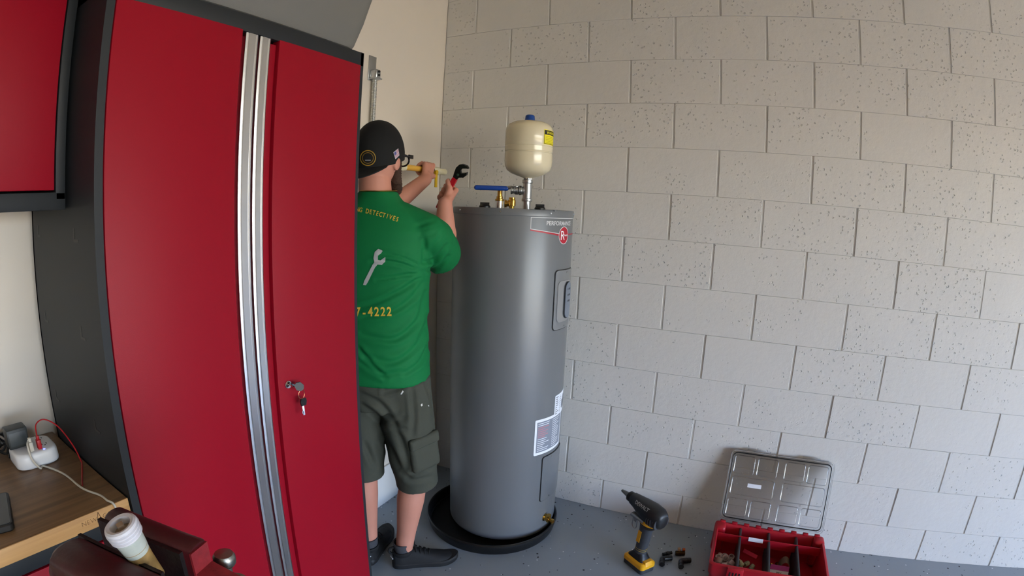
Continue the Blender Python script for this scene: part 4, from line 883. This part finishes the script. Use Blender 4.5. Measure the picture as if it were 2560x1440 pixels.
# left fist round the pipe
oL = hitp(1062, 424, 1, -.205); hL = V(1., 0, 0); bL = unit(V(0, -.94, .34)); tL = unit(V(0, .34, .94)); pL = unit(V(.66, .18, .72)); wL = grip(body, oL, bL, tL, hL, .0135, pd=pL)
body.cap(shL-UZ*.036, elL, .038, .041); mL = elL*.62+wL*.38; body.cap(elL, mL, .043, .043); body.cap(mL, wL, .041, .028); body.cap(wL, wL+pL*.02, .027, .024)
v, f, nn = remesh(body, .0042, 5, .5)
bo_ = obj('body', (v, f), SKIN, man, smooth=180)

# t-shirt
s = MB(); TR_ = []
for z, hw, hd_, fo in ((.862, .186, .142, .010), (.88, .188, .142, .010), (.98, .180, .138, .012), (1.08, .176, .132, .010), (1.20, .183, .130, .000), (1.32, .196, .128, -.010), (1.40, .198, .112, -.014), (1.445, .172, .092, -.016), (1.475, .134, .082, -.016), (1.500, .096, .078, -.014), (1.520, .076, .072, -.012), (1.538, .067, .066, -.010)):
    TR_.append([bp(hw*math.copysign(abs(math.cos(a))**.86, math.cos(a)), fo+hd_*math.copysign(abs(math.sin(a))**.86, math.sin(a)), z) for a in np.linspace(0, 2*math.pi, 49)[:-1]])
s.rings(TR_)
for S_, E_, sgn in ((shR, elR, 1), (shL, elL, -1)):
    e2 = S_+(E_-S_)*.86; s.cap(S_-UZ*.030, S_+(E_-S_)*.30-UZ*.020, .068, .076); s.cap(bp(.07*sgn, -.014, 1.462), S_-UZ*.022, .050, .062)
    x_, y_, z_ = frame(e2-S_)
    s.rings([[S_+(e2-S_)*t_-UZ*dz+(x_*math.cos(a)+y_*math.sin(a))*r_ for a in np.linspace(0, 2*math.pi, 29)[:-1]] for t_, r_, dz in ((.05, .064, .022), (.4, .075, .024), (.75, .079, .026), (1.0, .076, .028))])
v, f, nn = remesh(s, .0062, 8, .5)
FC = [([(1057, 688), (1010, 722), (950, 752), (900, 768)],), ([(1058, 700), (1030, 745), (975, 780), (905, 792)], 1.1), ([(1052, 676), (1005, 660), (955, 652), (925, 655)], .8), ([(1048, 664), (1000, 642), (950, 634)], .7),
      ([(1056, 682), (1000, 690), (940, 700)], .8), ([(1062, 730), (1045, 800), (985, 848), (905, 836)], 1.2, 1.2), ([(1066, 790), (1045, 860), (985, 905), (915, 890)], 1.2), ([(905, 905), (950, 935), (1010, 930)], 1.1, .8), ([(1070, 860), (1050, 905), (1010, 935)], 1.), ([(895, 870), (925, 905), (965, 945)], 1.),
      ([(1084, 552), (1060, 560), (1040, 566)], .8, .4), ([(1090, 582), (1062, 590), (1042, 592)], .8, .4), ([(1118, 612), (1085, 648), (1052, 656)], .9), ([(1108, 575), (1085, 612), (1055, 628)], .8, .4), ([(1120, 640), (1095, 668), (1062, 676)], .9), ([(1062, 600), (1060, 630), (1056, 668)], .9, .6)]
v = folds(v, nn, FC, .0060, .0085)
shirt = obj('t_shirt', (v, f), GREEN, man, smooth=180, label='green short-sleeved t-shirt')
def decal(shapes, target, material, name, eps=.0012, L=6.):   # lettering etc. laid on the cloth where the photo shows it
    bv = BVHTree.FromPolygons([Vector(q.co)+Vector(WL[target]) for q in target.data.vertices], [tuple(p.vertices) for p in target.data.polygons]); m = MB()
    for sh_ in shapes:
        vs, fs = refine(*sh_, L); P = []; ok = []
        for x, y in vs:
            d_ = ray(x, y); h = bv.ray_cast(Vector(CAM), Vector(d_))
            if h[0] is None: P.append(V(0, 0, 0)); ok.append(False)
            else: n_ = np.array(h[1]); n_ = n_ if np.dot(n_, d_) < 0 else -n_; P.append(np.array(h[0])+n_*eps-d_*.0006); ok.append(True)
        m.add(P, [q for q in fs if all(ok[i] for i in q)])
    used = sorted({i for q in m.f for i in q}); mp = {a: b for b, a in enumerate(used)}; m2 = MB(); m2.v = [m.v[i] for i in used]; m2.f = [tuple(mp[i] for i in q) for q in m.f]
    return obj(name, m2, material, target, smooth=60) if m2.f else None
def px_text(s_, size, x0, y0, x1, y1, sx=1., bold=0., sag=0.):  # letters along a photo line, y down
    out = []; n = len(s_)
    for i, ch in enumerate(s_):
        if ch == ' ': continue
        t_ = i/(n-1); cx_, cy_ = x0+(x1-x0)*t_, y0+(y1-y0)*t_ + sag*4*t_*(1-t_); a = math.atan2(y1-y0+sag*4*(1-2*t_), x1-x0)
        vs, fs = text2d(ch, size, bold); c_, s2 = math.cos(a), math.sin(a)
        out.append(([(cx_+(x*sx*c_+y*s2), cy_+(x*sx*s2-y*c_)) for x, y in vs], fs))
    return out
YPR = mat('yellow shirt print', (206, 172, 62), .6); GPR = mat('grey shirt print', (172, 172, 172), .6)
decal(px_text('NG DETECTIVES', 16.5, 894, 524, 993, 549, .72, .25, -2), shirt, YPR, 'lettering')
decal(px_text('7-4222', 32, 895, 781, 973, 780, .78, .7), shirt, YPR, 'lettering')
wr2 = [(911, 702), (908, 712), (915, 713), (920, 705), (938, 668), (944, 661), (955, 662), (963, 655), (964, 643), (957, 646), (951, 651), (945, 649), (945, 640), (953, 633), (957, 627), (946, 622), (937, 630), (934, 645), (936, 656), (931, 663)]
decal([poly2d(wr2)], shirt, GPR, 'wrench_print', L=5.)

# cargo shorts
s = MB()
s.rings([[bp(hw*math.cos(a), fo+hd_*math.sin(a), z) for a in np.linspace(0, 2*math.pi, 41)[:-1]] for z, hw, hd_, fo in ((.76, .165, .118, .005), (.80, .172, .125, .005), (.88, .172, .130, .006), (.95, .168, .126, .008))])
def legt(h_, k_, hem, r0, r1, r2, w_):
    d_ = unit(k_-h_); e_ = k_+d_*hem; x_, y_, z_ = frame(e_-h_)
    s.rings([[h_+(e_-h_)*t_+(x_*math.cos(a)+y_*math.sin(a))*r_ for a in np.linspace(0, 2*math.pi, 33)[:-1]] for t_, r_ in ((0.02, r0), (.3, r0*1.0), (.6, r1), (.9, r2), (1., r2*1.0))])
legt(rh_+BR*.004-V(0, 0, .02), rk, .062, .102, .098, .084, 0); legt(lh_-V(0, 0, .02), lk_, .045, .100, .094, .082, 0)
pd_ = unit(BR*.78-BF*.62); pk = V(-.838, -.434, .585)+pd_*.087; pu = unit(rh_-rk); pf = unit(np.cross(pu, pd_))
v, f, nn = remesh(s, .0060, 6, .5)
FS = [([(900, 985), (950, 1010), (985, 1050), (1015, 1045)], 1.1), ([(905, 1010), (960, 1050), (1020, 1075)], 1.), ([(1030, 975), (1035, 1040), (1030, 1090)], 1.), ([(985, 1060), (1010, 1120), (1020, 1180)], 1.1), ([(955, 1090), (985, 1140), (1010, 1185)], 1.2), ([(1022, 1192), (1040, 1180), (1075, 1168)], 1., .8), ([(1010, 1188), (1035, 1200), (1080, 1190)], .9, .8), ([(912, 1110), (925, 1140), (935, 1165)], 1.), ([(1065, 950), (1080, 1000), (1085, 1030)], 1.), ([(960, 980), (985, 975), (1010, 965)], .8)]
v = folds(v, nn, FS, .007, .0105)
shorts = obj('cargo_shorts', (v, f), OLIVE, man, smooth=180, label='olive cargo shorts')
m = MB(); PW, PH = .062, .068
def pkr(g, dz, out): return [pk+pf*x+pu*(y+dz)+pd_*out for x, y in rrect(PW*2+2*g, PH*2+2*g, .014, 4)]
pv, pf2, pn = remesh(MB().rings([pkr(-.004, 0, -.040), pkr(0, 0, -.004), pkr(0, 0, .006), pkr(-.012, 0, .016)]), .005, 8, .5)
po = obj('cargo_pocket', (pv, pf2), OLIVE, shorts, smooth=180)
pv, pf2, pn = remesh(MB().rings([[pk+pf*x+pu*(y+.058)+pd_*o_ for x, y in rrect(PW*2+2*g, .040+2*g, .006, 3)] for g, o_ in ((-.002, -.01), (.003, .004), (.003, .014), (-.004, .021))]), .004, 4, .5)
obj('pocket_flap', (pv, pf2), OLIVE, shorts, smooth=180)
# paint marks on the cloth
for pm_ in ([(1001, 985), (1007, 976), (1009, 979), (1004, 986)], [(1051, 1012), (1055, 1008), (1056, 1014), (1053, 1016)], [(1069, 1013), (1072, 1012), (1072, 1017)]):
    decal([poly2d(pm_)], shorts, mat('white paint smear', (200, 200, 196), .7), 'paint_mark', L=4.)

# shoes and socks
OUT_ = [(float(t_), float(np.interp(t_, (0, .012, .03, .07, .12, .3, .5, .68, .78, .86, .92, .96, .985, 1.0), (.008, .018, .025, .031, .034, .033, .036, .0435, .0435, .040, .033, .0245, .0155, .006)))) for t_ in (0, .006, .015, .03, .06, .1, .15, .22, .3, .4, .5, .6, .7, .78, .84, .89, .93, .96, .98, .993, 1.0)]
def shoe(heel, toe, ank, name_label):
    heel, toe = V(heel), V(toe); d_ = unit(toe-heel); sd2 = V(d_[1], -d_[0], 0); L_ = float(np.linalg.norm(toe-heel))
    def sole(g, z, lift=0): return [heel+d_*L_*t_+sd2*(w_+g)*sg+V(0, 0, z+lift*max(0, t_-.75)**1.5) for sg, seq in ((1, 1), (-1, -1)) for t_, w_ in OUT_[::seq]]
    R2 = []
    for t_, w_, h_ in ((.012, .016, .070), (.04, .027, .082), (.12, .034, .088), (.22, .034, .088), (.32, .0345, .090), (.42, .036, .080), (.55, .039, .066), (.70, .0425, .054), (.82, .040, .045), (.92, .031, .036), (.985, .014, .026)):
        R2.append([heel+d_*L_*t_+sd2*w_*math.copysign(abs(math.cos(a))**.8, math.cos(a))+V(0, 0, .018+max(0, (h_-.018)*math.sin(a)) if math.sin(a) > 0 else .018) for a in np.linspace(0, 2*math.pi, 33)[:-1]])
    pv, pf2, pn = remesh(MB().rings(R2), .004, 5, .5)
    up_ = sp = obj('shoe', (pv, pf2), SHOE, man, smooth=180)
    obj('sole', MB().rings([sole(-.003, .0, .12), sole(.002, .006, .12), sole(.003, .022, .12), sole(-.002, .028, .12)]), SOLE, up_)
    obj('collar', MB().lathe(V(ank[0], ank[1], .068)-d_*.004, unit(V(-d_[0]*.12, -d_[1]*.12, 1)), [(.040, 0), (.044, .010), (.0445, .018), (.041, .022), (.037, .020), (.036, .010)], 28, cap0=False, cap1=False), SHOE, up_)
    for k in range(4):
        c_ = heel+d_*L_*(.36+.065*k)+V(0, 0, .0895-.0085*k); obj('lace', MB().tube([c_-sd2*.024-V(0, 0, .010), c_-sd2*.012+V(0, 0, .003), c_+d_*.006+V(0, 0, .005), c_+sd2*.012+V(0, 0, .003), c_+sd2*.024-V(0, 0, .010)], .0024, 6, smooth=4), SHOE, up_)
    c_ = heel+d_*L_*.35+V(0, 0, .095); obj('lace_bow', MB().tube([c_, c_+sd2*.012+V(0, 0, .018), c_+sd2*.028+V(0, 0, .012), c_+sd2*.016+V(0, 0, .002), c_, c_-sd2*.012+V(0, 0, .018), c_-sd2*.024+V(0, 0, .010), c_-sd2*.012], .0018, 6, smooth=5), SHOE, up_)
    obj('heel_tab', MB().tube([heel+d_*.006+V(0, 0, .066), heel-d_*.010+V(0, 0, .078), heel-d_*.006+V(0, 0, .094), heel+d_*.012+V(0, 0, .100)], .006, 8, smooth=4), SHOE, up_)
    obj('heel_mark', MB().obox(heel-d_*.0015+V(0, 0, .054)+sd2*.010, unit(sd2*.94+d_*.34), V(0, 0, 1), unit(d_*.94-sd2*.34), .012, .0025, .0012), WHITEPR, up_)
    return sp
for hl, to, an in (((-.897, -.352, 0), (-.703, -.562, 0), ra), ((-.958, -.262, 0), (-.690, -.178, 0), la_)):
    shoe(hl, to, an, None)
    dn = unit(V(to)-V(hl)); obj('sock', MB().lathe(V(an[0], an[1], .070), unit(V(-dn[0]*.1, -dn[1]*.1, 1)), [(.038, 0), (.0375, .02), (.0390, .045), (.0408, .054), (.0405, .058), (.034, .058)], 28, cap0=False, cap1=False), SOCK, man)

# backwards cap with emblem and flag patch
cb_ = -fh; c0 = HD+UZ*.006
def rim_t(p_): return math.pi*(.575-.075*math.cos(p_))       # the rim sits lower at the back of the head
def dome(t_, p_): return c0+fh*.107*math.cos(p_)*math.sin(t_)**.92+sh*.087*math.sin(p_)*math.sin(t_)**.92+UZ*(.124*math.cos(t_))
PH_ = np.linspace(0, 2*math.pi, 49)[:-1]
rings_ = [[dome(max(q*rim_t(p_), .02), p_) for p_ in PH_] for q in np.linspace(0.0, 1, 16)]
cap_ = obj('cap', MB().rings(rings_, True, False), CAPM, man, smooth=60, label='black baseball cap worn backwards')
mb_ = MB(); rows = []
for i in range(8):                                          # curved bill lying down the back of the neck
    q = i/7; row = []
    for j in range(17):
        a = (j-8)/8; p_ = math.pi - a*1.05; e_ = dome(rim_t(p_)*.985, p_)
        out = unit(V(e_[0]-c0[0], e_[1]-c0[1], 0)*.35+cb_*.065)
        row.append(e_+out*.052*q*(1-.80*a*a)-UZ*(.036*q*(1-.85*a*a)))
    rows.append(row)
top_ = [q for r_ in rows for q in r_]; bot_ = [q-UZ*.004 for q in top_]; n_ = len(top_); F_ = []
for i in range(7):
    for j in range(16):
        a = i*17+j; F_.append((a, a+1, a+18, a+17)); F_.append((n_+a, n_+a+17, n_+a+18, n_+a+1))
for j in range(16): F_.append((j, n_+j, n_+j+1, j+1)); b2 = 7*17+j; F_.append((b2, b2+1, n_+b2+1, n_+b2))
for i in range(7): F_.append((i*17, (i+1)*17, n_+(i+1)*17, n_+i*17)); b2 = i*17+16; F_.append((b2, n_+b2, n_+b2+17, b2+17))
obj('cap_bill', MB().add(top_+bot_, F_), CAPM, cap_, smooth=60)
obj('cap_button', MB().ell(c0+UZ*.108, fh*.009, sh*.009, UZ*.006, 12, 8), CAPM, cap_)
GOLD = mat('gold embroidery', (168, 132, 40), .6)
decal([ring2d(17.5, 19.6, 36, 920, 395), ring2d(12.8, 13.8, 30, 920, 395)], cap_, GOLD, 'emblem_ring', L=5.)
decal([rect2d(913, 399.6, 927, 401.2)], cap_, GPR, 'emblem_line', L=5.)
FLW = mat('white patch thread', (206, 206, 214), .7); FLR = mat('red patch thread', (170, 60, 84), .7); FLB = mat('blue patch thread', (84, 84, 140), .7)
def quad(u0, v0, u1, v1):                                  # flag patch, corners taken from the photo
    A_, B_, C_, D_ = V(983, 381), V(995, 371), V(998, 388), V(988, 398)
    g = lambda u, v_: tuple((A_*(1-u)+B_*u)*(1-v_)+(D_*(1-u)+C_*u)*v_)
    return poly2d([g(u0, v0), g(u1, v0), g(u1, v1), g(u0, v1)])
fl = decal([quad(0, 0, 1, 1)], cap_, FLW, 'flag_patch', L=4.)
decal([quad(.05, .08, .48, .5)], cap_, FLB, 'flag_canton', .0018, L=4.)
decal([quad(.52, .08+.14*i, .97, .15+.14*i) for i in range(3)]+[quad(.05, .56+.13*i, .97, .62+.13*i) for i in range(3)], cap_, FLR, 'flag_stripes', .0018, L=4.)
# beard, glasses, neck chain
bd_ = MB(); bd_.ell(HD+fh*.058-UZ*.095, fh*.048, sh*.052, UZ*.048, 16, 10); bd_.ell(HD+fh*.052-UZ*.122, fh*.036, sh*.036, UZ*.036)
for s_ in (-1, 1): bd_.cap(HD+sh*s_*.073+fh*.016-UZ*.010, HD+sh*s_*.062+fh*.022-UZ*.082, .011, .018); bd_.cap(HD+sh*s_*.062+fh*.022-UZ*.082, HD+sh*s_*.035+fh*.060-UZ*.112, .020, .026)
v, f, nn = remesh(bd_, .004, 3, .5)
v = v + nn*(.0025*np.sin(v[:, 2]*700+np.sin(v[:, 0]*400)*2)*np.sin(v[:, 0]*500+v[:, 1]*300))[:, None]
obj('beard', (v, f), HAIR, man, smooth=180, label='full brown beard')
GLM = mat('black glasses frame', (26, 26, 28), .3)
gl = thing('glasses', HD+fh*.10-UZ*.02, 'black rimmed glasses on the face of the person in the green t-shirt', 'glasses')
for s_ in (-1, 1):
    obj('temple', MB().tube([HD+sh*s_*.081-fh*.012-UZ*.006, HD+sh*s_*.083+fh*.03+UZ*.004, HD+sh*s_*.078+fh*.098+UZ*.006], .0034, 8), GLM, gl)
    obj('rim', MB().tube([HD+fh*.106-UZ*.006+sh*s_*(.038+.031*math.cos(a))+UZ*.021*math.sin(a)-fh*.010*abs(math.cos(a)) for a in np.linspace(0, 2*math.pi, 25)], .0034, 8), GLM, gl)
    obj('lens', MB().add([HD+fh*.105-UZ*.006+sh*s_*(.038+.029*math.cos(a))+UZ*.019*math.sin(a)-fh*.010*abs(math.cos(a)) for a in np.linspace(0, 2*math.pi, 25)[:-1]], [tuple(range(24))]), CLEAR, gl)
    obj('end_piece', MB().obox(HD+sh*s_*.079+fh*.090+UZ*.006, fh, sh, UZ, .014, .003, .007), GLM, gl)
obj('bridge', MB().tube([HD+fh*.104-sh*.010, HD+fh*.112, HD+fh*.104+sh*.010], .003, 8), GLM, gl)
nk = [bp(.066*math.cos(a), -.012+.064*math.sin(a), 1.541+.004*math.sin(a)) for a in np.linspace(0, 2*math.pi, 49)]
obj('neck_chain', MB().tube(nk, .0022, 6), mat('gold chain', (200, 160, 80), .3, metal=1.), man)

# adjustable wrench in the right fist
wr = thing('adjustable_wrench', oR, 'adjustable wrench with red grip and black jaws held in the right hand', 'wrench')
tip = atD(1160, 402, 2.12-.03); wd_ = unit(hR); wn = unit(-CF - wd_*np.dot(-CF, wd_)); wx = np.cross(wd_, wn)
if np.dot(wx, CR) < 0: wx = -wx
def wp(x, y): return (x, y)
WRED = mat('red vinyl grip', (176, 20, 36), .35); WBLK = mat('black oxide steel', (40, 40, 38), .35, metal=.6)
obj('grip_sleeve', MB().prism([(-.0085, -.075), (.0085, -.075), (.0105, -.06), (.0095, .0), (.0100, .072), (.0085, .080), (-.0085, .080), (-.0100, .072), (-.0095, .0), (-.0105, -.06)], oR, wx, wd_, wn, -.0085, .0085), WRED, wr)
obj('jaw_head', MB().prism([(-.009, .078), (.009, .078), (.013, .092), (.026, .102), (.030, .112), (.022, .116), (.010, .112), (.004, .120), (.006, .132), (.020, .142), (.028, .146), (.018, .152), (.000, .148), (-.012, .138), (-.017, .120), (-.014, .100)], oR, wx, wd_, wn, -.006, .006), WBLK, wr)
obj('sliding_jaw', MB().prism([(.012, .098), (.028, .102), (.034, .118), (.030, .130), (.024, .122), (.012, .112)], oR, wx, wd_, wn, -.0075, .0075), WBLK, wr)
obj('adjust_screw', MB().cyl(oR+wd_*.100+wx*.004-wn*.007, oR+wd_*.100+wx*.004+wn*.0075, .0055, n=12), GALV, wr)

# pipe with ball valve held in the left fist
pa, pb2 = oL+V(-.115, 0, 0), oL+V(.16, 0, 0)
pv_ = thing('pipe_valve', V(oL[0], oL[1], oL[2]), 'yellow plastic pipe with a cream ball valve and yellow lever gripped in the left hand', 'pipe')
YEL = mat('yellow pipe plastic', (214, 166, 66), .4); CRV = mat('cream valve plastic', (206, 200, 170), .4)
xe = hitp(1076, 420, 1, oL[1])[0]; xv = hitp(1095, 416, 1, oL[1])[0]; xt = hitp(1112, 415, 1, oL[1])[0]; xl = hitp(1004, 413, 1, oL[1])[0]
obj('pipe_run', MB().cyl((xl, oL[1], oL[2]), (xe, oL[1], oL[2]), .0125, n=20), YEL, pv_)
obj('union_nut', MB().cyl((xe-.006, oL[1], oL[2]), (xe+.012, oL[1], oL[2]), .0185, n=10), mat('dark brown plastic', (60, 48, 38), .5), pv_)
vb2 = obj('valve_body', MB().lathe((xe+.010, oL[1], oL[2]), (1, 0, 0), [(.0165, 0), (.0185, .004), (.0185, (xv-xe)*.85), (.0135, (xv-xe)*.9), (.0135, xt-xe-.02), (.0145, xt-xe-.018), (.0145, xt-xe-.010), (.009, xt-xe-.010), (.008, .02), (0, .02)], 20), CRV, pv_)
obj('lever', MB().rbox((xe+.008, oL[1]-.024, oL[2]-.075), (xe+.026, oL[1]-.018, oL[2]-.012), .002).cyl((xe+.017, oL[1]-.016, oL[2]-.008), (xe+.017, oL[1]-.026, oL[2]-.008), .010, n=12), mat('yellow lever', (196, 158, 20), .4), vb2)
obj('elbow', MB().lathe((xl-.004, oL[1], oL[2]), (1, 0, 0), [(.0, -.012), (.016, -.012), (.017, .0), (.017, .022), (.0, .022)], 18).lathe((xl-.004, oL[1]-.002, oL[2]), (0, 1, 0), [(.0, -.012), (.016, -.008), (.017, .02), (0, .02)], 18), CRV, pv_)
obj('wall_stub', MB().cyl((xl-.004, oL[1]+.014, oL[2]), (xl-.004, -.001, oL[2]), .0125, n=18), CRV, pv_)
obj('wall_flange', MB().cyl((xl-.004, -.006, oL[2]), (xl-.004, -.0008, oL[2]), .028, n=24), CRV, pv_)
print('arm R', np.linalg.norm(shR-elR), np.linalg.norm(elR-wR), 'L', np.linalg.norm(shL-elL), np.linalg.norm(elL-wL), shR, elR, wR, wL)
